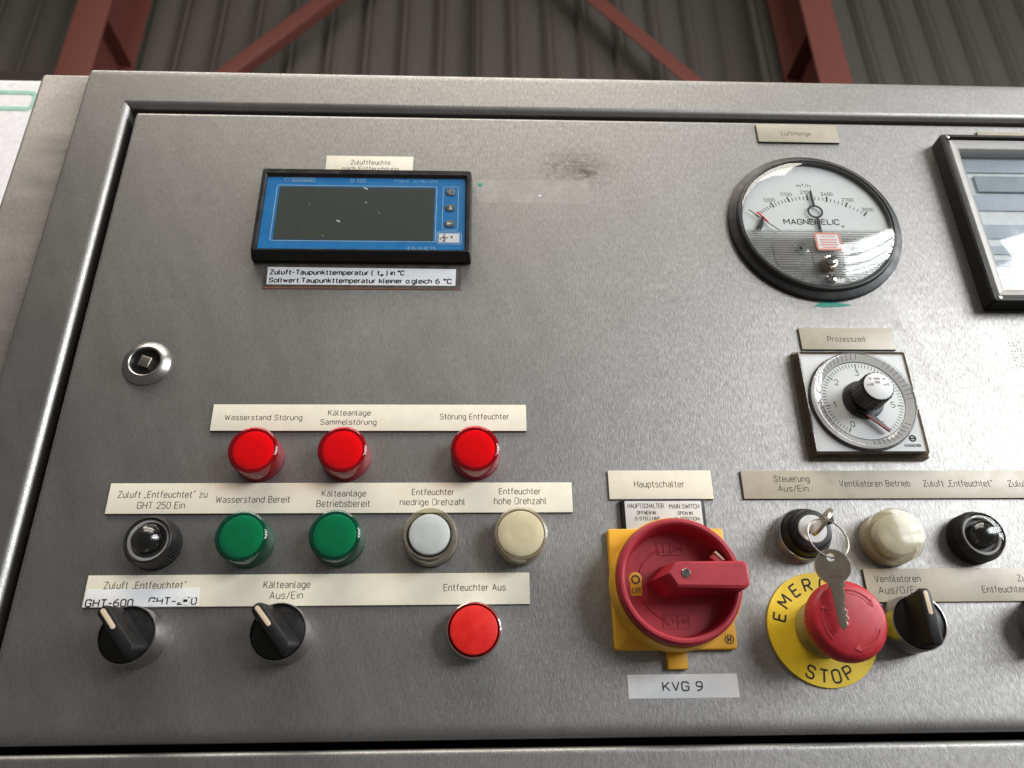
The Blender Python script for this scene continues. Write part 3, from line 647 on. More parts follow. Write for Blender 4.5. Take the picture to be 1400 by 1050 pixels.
# ------------------------------------------------------------------ lamps and buttons
def flat_lamp(name, x, z, label, cat, group, cap, core, core_mat, rcap=14.1, rcore=12.0, H=16.5):
    t = thing(name, label, cat, x, z, group)
    b = B(); b.lathe([(14.3, .05), (14.3, 1.6), (13.6, 2.2), (12, 2.2)]); b.done('bezel', M[core_mat + '_dark'], t)
    b = B(); b.lathe([(rcap - .6, 2.3), (rcap - .7, H - 3.0), (rcap - 1.1, H - 1.7), (rcore + .25, H - 1.6), (rcore + .15, H - 5.7), (1, H - 5.8)]); b.done('socket', M[core_mat + '_dark'], t)
    pr = [(rcore - .5, H - 5.5), (rcore - .2, H - 2.4), (rcore - .6, H - 1.5), (rcore - 1.6, H - .95), (rcore * .5, H - .7)]
    b = B(); b.lathe(pr); b.done(core, M[core_mat], t)
    b = B(); b.lathe([(rcap - .1, 2.3), (rcap, H - 2.0), (rcap - .3, H - .8), (rcap - 1.1, H - .15), (rcap - 2.0, H)], cap0=False); b.done('lens_cap', M[cap], t)
    return t
red = flat_lamp('indicator_lamp', -130.0, 151.6, 'red indicator lamp under the words Wasserstand Störung', 'lamp', 'red indicator lamps', 'red_cap', 'diffuser', 'red_core')
dup(red, -79.8, 151.8, 'red indicator lamp under the word Sammelstörung')
dup(red, -4.3, 152.4, 'red indicator lamp under the words Störung Entfeuchter, standing apart')
grn = flat_lamp('indicator_lamp', -130.0, 102.2, 'green indicator lamp under the words Wasserstand Bereit', 'lamp', 'green indicator lamps', 'green_cap', 'diffuser', 'green_core', rcore=12.15)
dup(grn, -80.0, 102.6, 'green indicator lamp under the word Betriebsbereit')
flat_lamp('indicator_lamp', 21.1, 103.2, 'cream indicator lamp under the words hohe Drehzahl', 'lamp', 'pale indicator lamps', 'clear_cap', 'diffuser', 'cream_core', rcap=14.9, rcore=13.1)
# milky push button sunk in a clear collar
t = thing('push_button', 'milky white push button in a yellowed clear collar under niedrige Drehzahl', 'button', -28.8, 102.8, 'pale indicator lamps')
b = B(); b.lathe([(15.0, .05), (15.0, 2.0), (14.2, 2.4), (12, 2.4)]); b.done('bezel', M['darkgrey'], t)
b = B(); b.lathe([(15.0, 2.5), (15.0, 14.0), (14.6, 15.6), (13.9, 16.4), (13.0, 16.2), (12.4, 15.0), (12.2, 2.5)], cap0=False, cap1=False, loop=True); b.done('collar', M['clear_cap'], t)
b = B(); b.lathe([(12.1, 2.45), (12.1, 13.4), (11.6, 13.6)]); b.done('black_gap', M['black'], t)
b = B(); b.lathe([(11.2, 13.65), (11.2, 15.4), (10.9, 16.0), (10.2, 16.3), (5, 16.5)]); b.done('plunger', M['white_core'], t)
# yellowed lamp with stepped collar
t = thing('indicator_lamp', 'dirty yellowed clear lamp under the words Ventilatoren Betrieb', 'lamp', 231.9, 101.8, 'pale indicator lamps')
b = B(); b.lathe([(15.4, .05), (15.4, 5.0), (14.9, 5.6), (12, 5.6)]); b.done('bezel', M['cream_core_dark'], t)
b = B(); b.lathe([(11.4, 5.7), (11.7, 13.4), (11.4, 14.4), (10.5, 14.8), (6, 14.9)]); b.done('diffuser', M['dirty_core'], t)
b = B(); b.lathe([(15.3, 5.7), (15.3, 8.0), (14.9, 8.3), (14.9, 11), (15.1, 11.3), (15.1, 14.4), (14.6, 15.6), (13.4, 15.9)], cap0=False); b.done('lens_cap', M['clear_cap'], t)

# domed dark lamps
def dome_lamp(x, z, label):
    t = thing('domed_lamp', label, 'lamp', x, z, 'black ringed domed lamps')
    teeth = lambda i, r, h: 1.0 if (i // 2) % 2 == 0 or h > 8.6 or h < .2 else .975
    b = B(); b.lathe([(14.4, .05), (14.4, .8), (14.4, 8.0), (13.6, 9.4), (12.6, 12.3), (12.1, 12.7), (11.5, 12.5), (11.3, 10.2), (11.3, .05)], seg=240, cap0=False, cap1=False, loop=True, mod=teeth); b.done('knurled_ring', M['blacksatin'], t, 25)
    b = B(); b.lathe([(11.2, .1), (11.2, 10.0), (9.6, 10.2), (9.2, 8.6), (7, 8.4)]); b.done('reflector_cup', M['mech'], t)
    b = B(); b.lathe([(11.2, 10.25), (11.2, 11.0), (9.9, 11.1), (9.6, 10.25)], cap0=False, cap1=False, loop=True); b.done('refraction_ring', M['recgrey'], t)  # pale ring in place of the light refracted around the dome
    b = B(); b.lathe([(7.2, 8.7), (7.1, 11.4)] + [(7.0 * math.cos(k / 8 * PI / 2), 11.6 + 5.8 * math.sin(k / 8 * PI / 2)) for k in range(8)]); b.done('bulb', M['gloss'], t)
    pr = [(11.25, 11.9), (10.9, 12.9), (9.2, 13.1), (8.3, 13.4)]
    for k in range(1, 12):
        a = k / 12 * PI / 2; pr.append((8.1 * math.cos(a), 13.4 + 5.6 * math.sin(a)))
    b = B(); b.lathe(pr, cap0=False); b.done('lens', M['glass'], t)
    return t
dl = dome_lamp(-180.6, 101.4, 'domed clear black ringed lamp under the words GHT 250 Ein')
dup(dl, 281.9, 102.0, 'domed clear black ringed lamp at right under the beige strip')

# red push button
t = thing('push_button', 'flat red push button in a chrome ring under Entfeuchter Aus', 'button', -4.25, 53.1)
b = B(); b.lathe([(14.5, .05), (14.5, 10.5), (14.25, 11.6), (13.85, 11.9), (13.4, 11.4), (13.3, 2), (13.3, .05)], cap0=False, cap1=False, loop=True); b.done('ring', M['chrome'], t)
b = B(); b.lathe([(13.2, .1), (13.2, 9.2), (12.9, 9.4)]); b.done('black_gap', M['black'], t)
b = B(); b.lathe([(12.5, 9.45), (12.5, 11.7), (12.3, 12.1), (11.7, 12.3)]); b.done('plunger', M['redpush'], t)

# selector switches
def selector(x, z, label, deg):
    t = thing('selector_switch', label, 'switch', x, z, 'black selector switches')
    b = B(); b.lathe([(14.9, .05), (14.9, 3), (14.7, 15.2), (14.5, 15.8), (14.1, 15.9), (13.8, 15.3), (13.7, .05)], cap0=False, cap1=False, loop=True); b.done('ring', M['dullchrome'], t)
    b = B(); b.lathe([(13.65, .1), (13.65, 14.7), (13.2, 15.0)]); b.done('face', M['black'], t)
    # lever along +z before it is turned
    b = B()
    def bar(wd, z0, z1, r):
        return rrect(-wd / 2, wd / 2, z0, z1, min(r, wd / 2 - .01), 6)
    b.loft([ring3(bar(11.4, -13.0, 13.0, 2.2), 15.05), ring3(bar(10.8, -13.0, 13.6, 2.2), 16.6), ring3(bar(6.6, -13.2, 15.6, 2.6), 26.6), ring3(bar(6.0, -12.9, 15.4, 2.6), 27.8), ring3(bar(4.8, -12.2, 14.8, 2.2), 28.2)])
    lv = b.done('lever', M['blacksatin'], t, 40)
    b = B(); b.prism(rrect(-1.15, 1.15, 2.0, 14.2, 1.1), 28.22, 28.5, .12); b.done('pointer_insert', M['insert'], lv)
    lv.rotation_euler = (0, math.radians(deg), 0)
    return t
sw = selector(-180.6, 51.7, 'black selector switch beside the GHT-600 sticker, pointer up left', -40)
def selector_copy(x, z, label, deg):
    r = dup(sw, x, z, label)
    for c in r.children:
        if c.name.startswith('lever'): c.rotation_euler = (0, math.radians(deg), 0)
selector_copy(-104.6, 52.5, 'black selector switch under the words Kälteanlage Aus/Ein, pointer up left', -40)
selector_copy(232.0, 54.4, 'black selector switch under Ventilatoren Aus/0/Ein, pointer upright', -2)
selector_copy(310.5, 54.4, 'black selector switch cut off at the right edge of the photo', -2)

# ------------------------------------------------------------------ main switch
t = thing('main_switch_sign', 'silver Hauptschalter Main Switch sign in a black frame above the red knob', 'sign', 103.8, 116)
b = B(); b.prism(rrect(-24.4, 24.4, -10, 9.9, 2), .05, 3.6, .6); b.done('frame', M['black'], t)
b = B(); b.prism(rrect(-22.2, 22.2, -9, 8.4, .6), 3.62, 3.85, .08); b.done('face', M['silver'], t)
dx, dz = -103.8, -116
strokes_each([(s, a + dx, c + dx, zb + dz, cap) for s, a, c, zb, cap in (('HAUPTSCHALTER', 83.4, 104.0, 120.3, 2.5), ('MAIN SWITCH', 107.4, 124.6, 119.9, 2.5), ('ÖFFNEN IN', 88.4, 99.0, 116.5, 1.9), ('OPEN IN', 111.8, 120.2, 116.2, 1.9), ('0-STELLUNG', 87.2, 101.3, 113.2, 1.9), ('0-POSITION', 110.2, 123.8, 112.9, 1.9))], 3.85, M['ink'], t, sw=.38)

t = thing('main_switch', 'big red rotary main switch on a yellow square plate', 'switch', 103.4, 75.4)
b = B(); b.prism(rrect(-32.8, 32.8, -32.6, 32.6, 1.6), .05, 5, .8); b.done('base_plate', M['yellow'], t)
b = B(); b.box(-5.4, 5.4, .05, 4.0, -42.2, -32.8, .7); b.done('locking_tab', M['yellow'], t)
b = B(); b.lathe([(34.2, 5.02), (34.3, 21.5), (33.9, 22.2), (33.3, 22.2), (33.0, 5.02)], seg=96, cap0=False, cap1=False, loop=True); b.done('skirt', M['yellow'], t)
b = B(); b.lathe([(32.4, 8), (33.0, 20.4), (33.2, 25.0), (32.8, 26.8), (31.6, 28.0), (30.4, 28.1), (29.4, 27.4), (28.9, 26.0), (28.0, 14.6), (27.2, 13.6), (12, 13.2)], seg=96); knob = b.done('knob', M['redknob'], t)
# ramp and bar handle, pointed at its inner end
b = B()
lo = [(-15, 1.0), (-7, 9.2), (0, 9.2), (29.5, 8.2), (31.4, 6), (31.4, -4.5), (29.5, -7.2), (-7, -7.2)]
hi = [(-8.5, 1.2), (-4.5, 6.9), (0, 7.3), (31.4, 7.4), (33.4, 5.4), (33.0, -4.6), (31.0, -6.4), (-4.5, -5.6)]
hi2 = [(-7.4, 1.2), (-4.1, 6.1), (0, 6.5), (30.9, 6.0), (32.1, 4.6), (31.7, -3.5), (30.4, -5.0), (-4.0, -4.4)]
b.loft([ring3(lo, 12.6), ring3(hi, 36.6), ring3(hi2, 37.6)])
hd = b.done('handle', M['redknob'], t, 30)
b = B(); b.lathe([(2.3, 37.4), (2.3, 38.0), (2.0, 38.3), (1, 38.3)], cx=.6, cz=1.3, seg=32); sc_ = b.done('screw', M['chrome'], hd)
b = B(); b.box(-1.7, 1.7, 38.0, 38.36, -.22, .22, 0); o = b.done('slot', M['black'], sc_); o.matrix_basis = Matrix.Translation((.0006, 0, .0013)) @ Matrix.Rotation(math.radians(-60), 4, 'Y')
b = B(); b.prism(circ(-21.0, 3.0, 3.6, 32), 13.3, 13.75, .1); b.prism(rrect(-24.0, -17.8, -6, 3, 1), 13.3, 13.7, .1); wn = b.done('off_window', M['yellow'], t)
b = B(); b.lathe([(2.4, 13.76), (2.4, 13.9), (1.6, 13.9), (1.6, 13.76)], cx=-20.9, cz=2.6, seg=32, cap0=False, cap1=False, loop=True); b.done('zero_mark', M['print'], wn)
type_([('OFF', -23.3, -18.2, -4.6, 3.0)], 13.72, M['print'], wn)
b = B()
for z0, z1 in ((15.6, 22.6), (-23.0, -15.8)): outline_line(b, -8.0, 6.2, z0, z1, .4, 13.35, .45, .45)
b.lathe([(2.2, 13.4), (2.2, 13.8), (1.6, 13.8), (1.6, 13.4)], cx=-4.0, cz=-19.4, seg=28, cap0=False, cap1=False, loop=True)
b.box(-4.3, -3.7, 13.4, 13.8, 17, 21.2, 0); b.box(-.4, -.0, 13.4, 13.8, -22.7, -16.1, 0); b.box(-.4, 0, 13.4, 13.8, 15.9, 22.3, 0)
for a0, a1, rr in ((112, 160, 19.5), (205, 250, 19.5)):
    n = 14; pts = [(rr * math.cos(math.radians(a0 + (a1 - a0) * k / n)), 13.5, rr * math.sin(math.radians(a0 + (a1 - a0) * k / n))) for k in range(n + 1)]
    b.tube(pts, .42, 8)
    e, q = (Vector(pts[0]), Vector(pts[2])) if a0 < 200 else (Vector(pts[-1]), Vector(pts[-3]))
    d = (e - q).normalized(); s_ = Vector((-d.z, 0, d.x)); tip = e + d * 3.2
    b.prism([(tip.x, tip.z), ((e + s_ * 1.6).x, (e + s_ * 1.6).z), ((e - s_ * 1.6).x, (e - s_ * 1.6).z)], 13.3, 13.95, 0)
b.done('raised_marks', M['redknob'], t, 30)
type_([('ON', 1.0, 5.2, 17.8, 2.4)], 13.3, M['redknob'], t, th=.45, name='raised_word'); type_([('OFF', .5, 5.6, -20.6, 2.4)], 13.3, M['redknob'], t, th=.45, name='raised_word')
b = B(); b.prism([(17.6, 12.0), (20.4, 14.2), (24.8, 9.8), (22.0, 8.2)], 13.4, 24.5, .4); b.done('padlock_slide', M['redknob'], t)
b = B(); b.prism([(20.0, 14.6), (21.3, 15.2), (25.6, 10.6), (24.6, 9.9)], 13.4, 25.3, .3); b.done('slide_edge', M['insert'], t)
b = B(); b.lathe([(2.5, 5.02), (2.5, 5.15), (2.05, 5.15), (2.05, 5.02)], cx=28.7, cz=-27.6, seg=32, cap0=False, cap1=False, loop=True)
b.box(27.6, 28.3, 5.02, 5.15, -29, -26.2, 0); b.box(29.1, 29.8, 5.02, 5.15, -29, -26.2, 0); b.box(28.3, 29.1, 5.02, 5.15, -27.9, -27.3, 0)
b.done('maker_mark', M['print'], t)

# ------------------------------------------------------------------ emergency stop
t = thing('emergency_stop', 'red mushroom emergency stop button on a round yellow disc', 'button', 185.4, 53.2)
b = B(); b.lathe([(30.2, .25), (30.2, 1.2), (30.0, 1.4), (28, 1.45)], seg=96); pl = b.done('disc', M['yellow2'], t)
E_ = []
for ch, deg in zip('EMERGENCY', (164, 142, 120.5, 101, 79, 56, 34, 13, -8)):
    a = math.radians(deg); E_.append((ch, a, 20.6, 6.4, a - PI / 2))
for ch, deg in zip('STOP', (244, 261, 276.5, 293)):
    a = math.radians(deg); r = 28.0; E_.append((ch, a, 27.6, 6.4, a + PI / 2))
arc_strokes(E_[:9], 1.46, M['print'], t, sw=1.2); arc_strokes(E_[9:], 1.46, M['print'], t, sw=1.2)
b = B(); b.lathe([(15.4, 1.5), (14.6, 4.5), (13.2, 5.5), (13.2, 24), (12, 25)]); b.done('collar', M['olive'], t)
kn = lambda i, r, h: 1.0 if i % 2 == 0 or r < 19 else .986
b = B(); b.lathe([(14, 24.0), (18.5, 24.4), (19.8, 25.8), (20.2, 28), (20.1, 32.0), (19.4, 34.4), (18.0, 36.0), (16.5, 36.6), (10, 37.5), (3, 37.8)], seg=200, mod=kn); mh = b.done('mushroom_head', M['redstop'], t, 40)
b = B()
for a0 in (100, 340, 220):
    n = 16; pts = []
    for k in range(n + 1):
        a = math.radians(a0 - 62 * k / n); pts.append((13.6 * math.cos(a), 37.05, 13.6 * math.sin(a)))
    for w_ in (-.95, .95):
        b.tube([(p[0] * (1 + w_ / 13.6), p[1], p[2] * (1 + w_ / 13.6)) for p in pts], .28, 6)
    e = Vector(pts[-1]); d = (e - Vector(pts[-3])).normalized(); s_ = Vector((-d.z, 0, d.x)); tip = e + d * 3.0
    b.prism([(tip.x, tip.z), ((e + s_ * 2.1).x, (e + s_ * 2.1).z), ((e - s_ * 2.1).x, (e - s_ * 2.1).z)], 36.6, 37.3, .0)
b.done('turn_arrows', M['redstop'], mh, 40)

# ------------------------------------------------------------------ key switch and keys
t = thing('key_switch', 'black key operated switch in a chrome ring with a key inserted', 'switch', 182.2, 104.0)
b = B(); b.lathe([(15.0, .05), (15.0, 6), (14.6, 7.2), (13.9, 7.4), (13.4, 6.4), (13.4, .05)], cap0=False, cap1=False, loop=True); b.done('ring', M['chrome'], t)
b = B(); b.lathe([(13.3, .1), (13.3, 12), (12.6, 13.4), (11.4, 13.6), (11.2, 17.2), (10.6, 17.6), (8, 17.6)]); b.done('housing', M['black'], t)
b = B(); b.lathe([(7.8, 17.62), (7.8, 18.6), (7.4, 19.0), (3, 19.0)]); b.done('lock_cylinder', M['silver'], t)
b = B(); b.prism(rrect(8.5, 12.6, 3, 9, 1.5), 13.5, 19.5, .6); o = b.done('position_lug', M['blacksatin'], t)

def key_mesh(b, parts='all'):
    """key lying in the xz plane, bow centre at the origin, blade towards -z; thickness along h from 0 to 2"""
    outer = circ(0, 0, 8.6, 64); hole = circ(.0, 4.6, 2.1, 64)
    def sub(h): return ring3(outer, h)
    # bow with a hole: joined rings
    b.loft([ring3(outer, .15), ring3(circ(0, 0, 8.75), .4), ring3(circ(0, 0, 8.75), 1.7), ring3(outer, 1.95), ring3(hole, 1.95), ring3(hole, .15)], loop=True)
    bl = [(-4.0, -7.9), (-4.2, -9.8), (-2.9, -10.6), (-2.9, -28.0), (-1.2, -31), (.6, -29.6), (1.5, -28.2), (.9, -27), (2.4, -25.4), (1.4, -24), (2.7, -22.3), (1.5, -20.8), (2.5, -19.4), (1.8, -17.6), (2.9, -16), (2.9, -10.6), (4.2, -9.8), (4.0, -7.9)]
    b.prism(bl, .2, 1.9, .15)
    b.box(-2.0, -1.2, 1.88, 2.05, -27, -11, 0)
bunch = thing('key_bunch', 'two nickel keys on a wire ring, one in the lock, one hanging', 'keys', 181.8, 104.2)
b = B(); key_mesh(b); k1 = b.done('key', M['nickel'], bunch, 30); k1['label'] = 'key sticking in the lock'
# key 1: blade into the lock along the panel normal, bow towards the viewer, turned about its axis
K = Matrix.Rotation(math.radians(-52), 4, 'Y') @ Matrix.Translation((0, -.0325, 0)) @ Matrix.Rotation(math.radians(90), 4, 'X') @ Matrix.Translation((0, .001, 0))
k1.matrix_basis = K
b = B(); key_mesh(b); k2 = b.done('key', M['nickel'], bunch, 30); k2['label'] = 'hanging key with round bow'
type_([('455', -3.3, 3.3, -6.2, 2.0)], 1.94, M['brass'], k2, name='stamped_number', th=.05)
k2.matrix_basis = Matrix.Translation((-.0034, -.0418, -.0258)) @ Matrix.Rotation(math.radians(-2), 4, 'Y') @ Matrix.Rotation(math.radians(-16), 4, 'Z') @ Matrix.Rotation(math.radians(2), 4, 'X')
# ring passes through both bow holes
pA = K @ Vector((0, -.001, .0046)); pB = k2.matrix_basis @ Vector((0, -.001, .0046))
A_ = Vector((pA.x, -pA.y, pA.z)) * 1000; B_ = Vector((pB.x, -pB.y, pB.z)) * 1000
mid = (A_ + B_) / 2; ax = (A_ - B_); rr = ax.length / 2; ax.normalize(); side = Vector((1.0, -.25, .3)); side = (side - ax * side.dot(ax)).normalized()
b = B(); b.tube([tuple(mid + ax * rr * math.cos(2 * PI * k / 48) + side * rr * 1.0 * math.sin(2 * PI * k / 48)) for k in range(48)], .45, 8, True)
b.done('key_ring', M['pin'], bunch)

# ------------------------------------------------------------------ panel meter
t = thing('panel_meter', 'blue fronted digital panel meter with a dark screen in a black frame', 'meter', -79.7, 324)
def rel(lst, cx, cz): return [(a - cx, b_ - cz) for a, b_ in lst]
b = B()
frame_loft(b, [(-71.9, 71.9, -36.2, 36.0, 1.5, .05), (-71.9, 71.9, -36.2, 36.0, 1.5, 4), (-71.2, 71.2, -33.6, 34.7, 1.6, 9.2), (-70.5, 70.5, -32.8, 34.0, 1.6, 9.9), (-68.6, 68.6, -31.6, 30.4, .8, 9.9), (-67.6, 67.6, -30.6, 28.4, .5, 8.2), (-67.6, 67.6, -30.6, 28.4, .5, .05)])
b.done('frame', M['black'], t, 25)
b = B(); b.box(-67.5, 67.5, .1, 7.9, -30.5, 28.3, 0); fp = b.done('front_foil', M['blue'], t)
cx, cz = -79.7, 324
b = B(); b.prism(rrect(-138.1 - cx, -33.0 - cx, 300.8 - cz, 344.3 - cz, .6), 7.92, 8.05, 0); b.done('screen', M['lcd'], t)
b = B(); outline_line(b, -140.2 - cx, -31.5 - cx, 299.8 - cz, 345.8 - cz, 1.6, 7.92, .45); outline_line(b, -27.6 - cx, -16.8 - cx, 309.4 - cz, 345.8 - cz, 1.6, 7.92, .4); outline_line(b, -30.8 - cx, -14.3 - cx, 298.3 - cz, 308.3 - cz, 1.6, 7.92, .45)
outline_line(b, -130.6 - cx, -115.0 - cx, 348.6 - cz, 351.9 - cz, .6, 7.92, .3)
b.tube([(-134.2 - cx + 1.6 * math.cos(math.radians(a)), 8.0, 350.2 - cz + 1.5 * math.sin(math.radians(a))) for a in range(50, 311, 20)], .2, 6)
b.tube([(-131.6 - cx, 8.0, 348.8 - cz), (-133.4 - cx, 8, 350.2 - cz), (-131.6 - cx, 8, 351.6 - cz)], .18, 6)
b.done('outline_print', M['lightblue'], t)
strokes_each([('Gönnheimer', -129.6 - cx, -116.2 - cx, 349.4 - cz, 1.8), ('PTB.Nr.', -60.7 - cx, -50.0 - cx, 349.3 - cz, 1.8), ('Ex-96.D.2011', -47.6 - cx, -31.6 - cx, 349.3 - cz, 1.8), ('E Ex ib IIC T6', -49.4 - cx, -31.4 - cx, 294.0 - cz, 1.9)], 7.92, M['lightblue'], t, sw=.30)
strokes_each([('D 122', -90.8 - cx, -80.8 - cx, 348.9 - cz, 2.6)], 7.92, M['lightblue'], t, name='type_number', sw=.42)
for i, bz in enumerate((341.0, 327.9, 314.7)):
    b = B(); b.prism(rrect(-25.6 - cx, -18.8 - cx, bz - 3.0 - cz, bz + 3.0 - cz, 2.6), 7.92, 8.5, .35); k_ = b.done('key_button', M['keycap'], t)
    b = B()
    if i == 0:
        outline_line(b, -23.2 - cx, -20.2 - cx, bz - 1.8 - cz, bz + 1.8 - cz, .2, 8.52, .3); b.box(-25 - cx, -22 - cx, 8.52, 8.64, bz - .15 - cz, bz + .15 - cz, 0)
    elif i == 1: b.prism([(-23.4 - cx, bz - 1.8 - cz), (-20.9 - cx, bz - 1.8 - cz), (-22.1 - cx, bz + 1.9 - cz)], 8.52, 8.64, 0)
    else: b.prism([(-24.2 - cx, bz - 1.3 - cz), (-20.0 - cx, bz - cz), (-24.2 - cx, bz + 1.3 - cz)], 8.52, 8.64, 0)
    b.done('symbol', M['silver'], k_)
b = B(); b.prism(rrect(-29.4 - cx, -15.7 - cx, 299.6 - cz, 306.9 - cz, .3), 7.92, 8.1, 0); bd = b.done('badge', M['paper'], t)
b = B()
for k in range(12):
    px, pz = -28.8 + random.random() ** 1.6 * 9, 300.4 + random.random() * 5.6
    b.prism([(px - cx + random.uniform(.3, 1.0) * math.cos(a) , pz - cz + random.uniform(.3, 1.1) * math.sin(a)) for a in [2 * PI * q / 7 for q in range(7)]], 8.11 + .01 * k, 8.14 + .01 * k, 0)
b.done('rust_flecks', M['rust'], bd)
b = B()
for px, pz, s in ((-96.8, 316.0, 1.0), (-79.3, 331.5, .55), (-80.3, 343.4, 1.1), (-106, 304.2, .35), (-117, 330, .3), (-70, 323, .3)):
    b.prism([(px - s * 1.6 - cx, pz + s * .7 - cz), (px + s * 1.2 - cx, pz - s - cz), (px + s * 1.6 - cx, pz - s * .2 - cz), (px - s * .6 - cx, pz + s * .9 - cz)], 8.06, 8.16, 0)
b.done('paint_flecks', M['paper'], t)
b = B(); b.box(-67.5, 67.5, 8.75, 8.95, -30.5, 28.3, 0); b.done('window', M['glass'], t)

# ------------------------------------------------------------------ round pressure gauge
GX, GZ = 229.5, 321.0
t = thing('pressure_gauge', 'large round black rimmed air flow gauge with a white dial', 'gauge', GX, GZ)
b = B(); b.lathe([(60.2, .05), (60.2, 2.0), (59.8, 2.9), (58.8, 3.4), (55.4, 4.6), (54.9, 6.6), (54.4, 7.2), (53.6, 7.4), (53.0, 6.9), (52.9, .05)], seg=128, cap0=False, cap1=False, loop=True); b.done('bezel', M['darkgrey'], t)
b = B(); b.lathe([(52.8, .1), (52.8, 3.6)], seg=128); b.done('dial_plate', M['dial'], t)
b = B(); b.lathe([(52.8, 3.65), (52.8, 6.4), (51.6, 6.4), (50.6, 3.65)], seg=128, cap0=False, cap1=False, loop=True); b.done('dial_edge', M['mech'], t)
PX, PZ, RT = 229.0 - GX, 286.0 - GZ, 58.6
def dang(x, z): return math.atan2(x - 229.0, z - 286.0)
maj = [(-45.5, '0'), (dang(200.2, 339.8) * 180 / PI, '1200'), (dang(213.4, 343.5) * 180 / PI, '1700'), (dang(227.6, 345.1) * 180 / PI, '2100'), (dang(241.4, 342.8) * 180 / PI, '2400'), (dang(254.7, 338.4) * 180 / PI, '2700'), (dang(267.6, 331.6) * 180 / PI, '3000')]
b = B()
def tick(deg, r0, r1, wd):
    a = math.radians(deg); u = Vector((math.sin(a), math.cos(a))); s_ = Vector((u.y, -u.x)) * wd / 2; p0 = Vector((PX, PZ)) + u * r0; p1 = Vector((PX, PZ)) + u * r1
    b.prism([tuple(p0 - s_), tuple(p0 + s_), tuple(p1 + s_), tuple(p1 - s_)], 3.62, 3.72, 0)
for i, (d, n) in enumerate(maj):
    if i: tick(d, RT - 3.0, RT + 1.6, 1.0)
    if i < len(maj) - 1:
        k = 8 if i == 0 else 5
        for j in range(1, k): tick(d + (maj[i + 1][0] - d) * j / k, RT - 2.6, RT + .2, .38)
b.done('scale_ticks', M['print'], t)
nums = []
for d, n in maj[1:]:
    a = math.radians(d); r = RT + 3.0; wd = 2.05 * len(n); x_ = PX + r * math.sin(a); nums.append((n, x_ - wd / 2, x_ + wd / 2, PZ + r * math.cos(a) - .3, 2.6))
strokes_each(nums + [('m³/h', 221.8 - GX, 231.6 - GX, 352.9 - GZ, 2.6)], 3.62, M['print'], t, sw=.40)
strokes_each([('MAGNEHELIC', 207.6 - GX, 246.2 - GX, 320.8 - GZ, 4.3)], 3.62, M['print'], t, name='dial_name', sw=.78)
type_([('®', 247.6 - GX, 249.4 - GX, 318.6 - GZ, 1.5)], 3.62, M['print'], t, name='registered_mark')
b = B()
b.lathe([(5.5, 5.0), (5.5, 5.4), (4.2, 5.4), (4.2, 5.0)], cx=230.3 - GX, cz=330.5 - GZ, seg=40, cap0=False, cap1=False, loop=True)
b.prism([(229.4 - GX, 336 - GZ), (231.1 - GX, 336 - GZ), (230.9 - GX, 345.0 - GZ), (230.4 - GX, 350.5 - GZ), (229.0 - GX, 345.2 - GZ)], 5.0, 5.4, 0)
b.prism([(230.0 - GX, 325 - GZ), (229.6 - GX, 304 - GZ), (232.4 - GX, 304 - GZ), (231.9 - GX, 325 - GZ)], 5.0, 5.4, 0)
b.done('needle', M['print'], t)
b = B(); b.prism([(188.9 - GX, 329.3 - GZ), (190.0 - GX, 330.4 - GZ), (196.4 - GX, 321.6 - GZ), (195.2 - GX, 320.8 - GZ)], 5.0, 5.3, 0); b.done('red_limit_mark', M['redprint'], t)
b = B(); b.prism([(191.6 - GX, 325.0 - GZ), (193.4 - GX, 325.2 - GZ), (191.2 - GX, 317 - GZ), (189.0 - GX, 312.8 - GZ), (185.4 - GX, 314.4 - GZ), (188.2 - GX, 318.6 - GZ)], 5.3, 6.4, .2)
b.done('limit_stop', M['print'], t)
b = B(); b.tube([(183.6 - GX, 5.5, 331.5 - GZ), (203 - GX, 5.5, 313.8 - GZ)], .3, 6); b.done('limit_wire', M['print'], t)
# mechanism under the ribbed lower cover
def seg_outline(zc, R, n=40, x_in=0):
    a0 = math.asin((zc - GZ) / R); pts = []
    for k in range(n + 1):
        a = PI - a0 + (2 * a0 + PI) * k / n
        pts.append((R * math.cos(a), R * math.sin(a)))
    return pts
b = B(); b.prism(seg_outline(308.5, 50.4), 3.66, 4.4, 0); b.done('mechanism_plate', M['mechmid'], t)
b = B()
b.prism(rrect(196 - GX, 214 - GX, 284 - GZ, 307 - GZ, 6), 4.42, 5.4, .4); b.prism(rrect(243 - GX, 262 - GX, 284 - GZ, 307 - GZ, 6), 4.42, 5.4, .4); b.prism(rrect(222 - GX, 239 - GX, 276 - GZ, 306 - GZ, 3), 4.42, 5.2, .4)
b.done('mechanism_block', M['mechgrey'], t)
b = B(); ol = seg_outline(313.9, 51.4)
b.prism(ol, 6.5, 7.3, .2)
cv = b.done('ribbed_cover', M['cover'], t)
b = B()
for k in range(22):
    zz = 312.0 - 1.9 * k - GZ; R = 51.0
    if R * R - zz * zz <= 9: continue
    hw = math.sqrt(R * R - zz * zz)
    b.tube([(-hw, 7.25, zz), (hw, 7.25, zz)], .36, 6)
b.done('ribs', M['ribtint'], cv)
for x_ in (214.0, 249.5):
    b = B(); b.lathe([(5.6, 7.3), (5.4, 8.1), (4.6, 8.2), (4.2, 7.6), (2.0, 7.5)], cx=x_ - GX, cz=298.5 - GZ, seg=32); bo = b.done('boss', M['clearplastic'], cv)
    b = B(); b.lathe([(1.2, 7.3), (1.2, 8.3), (.9, 8.5)], cx=x_ - GX, cz=298.5 - GZ, seg=20); b.done('boss_pin', M['mech'], cv)
b = B(); b.prism(rrect(224.6 - GX, 242.4 - GX, 296.4 - GZ, 310.9 - GZ, 2), 7.7, 7.85, 0); stk = b.done('caution_sticker', M['paper'], t)
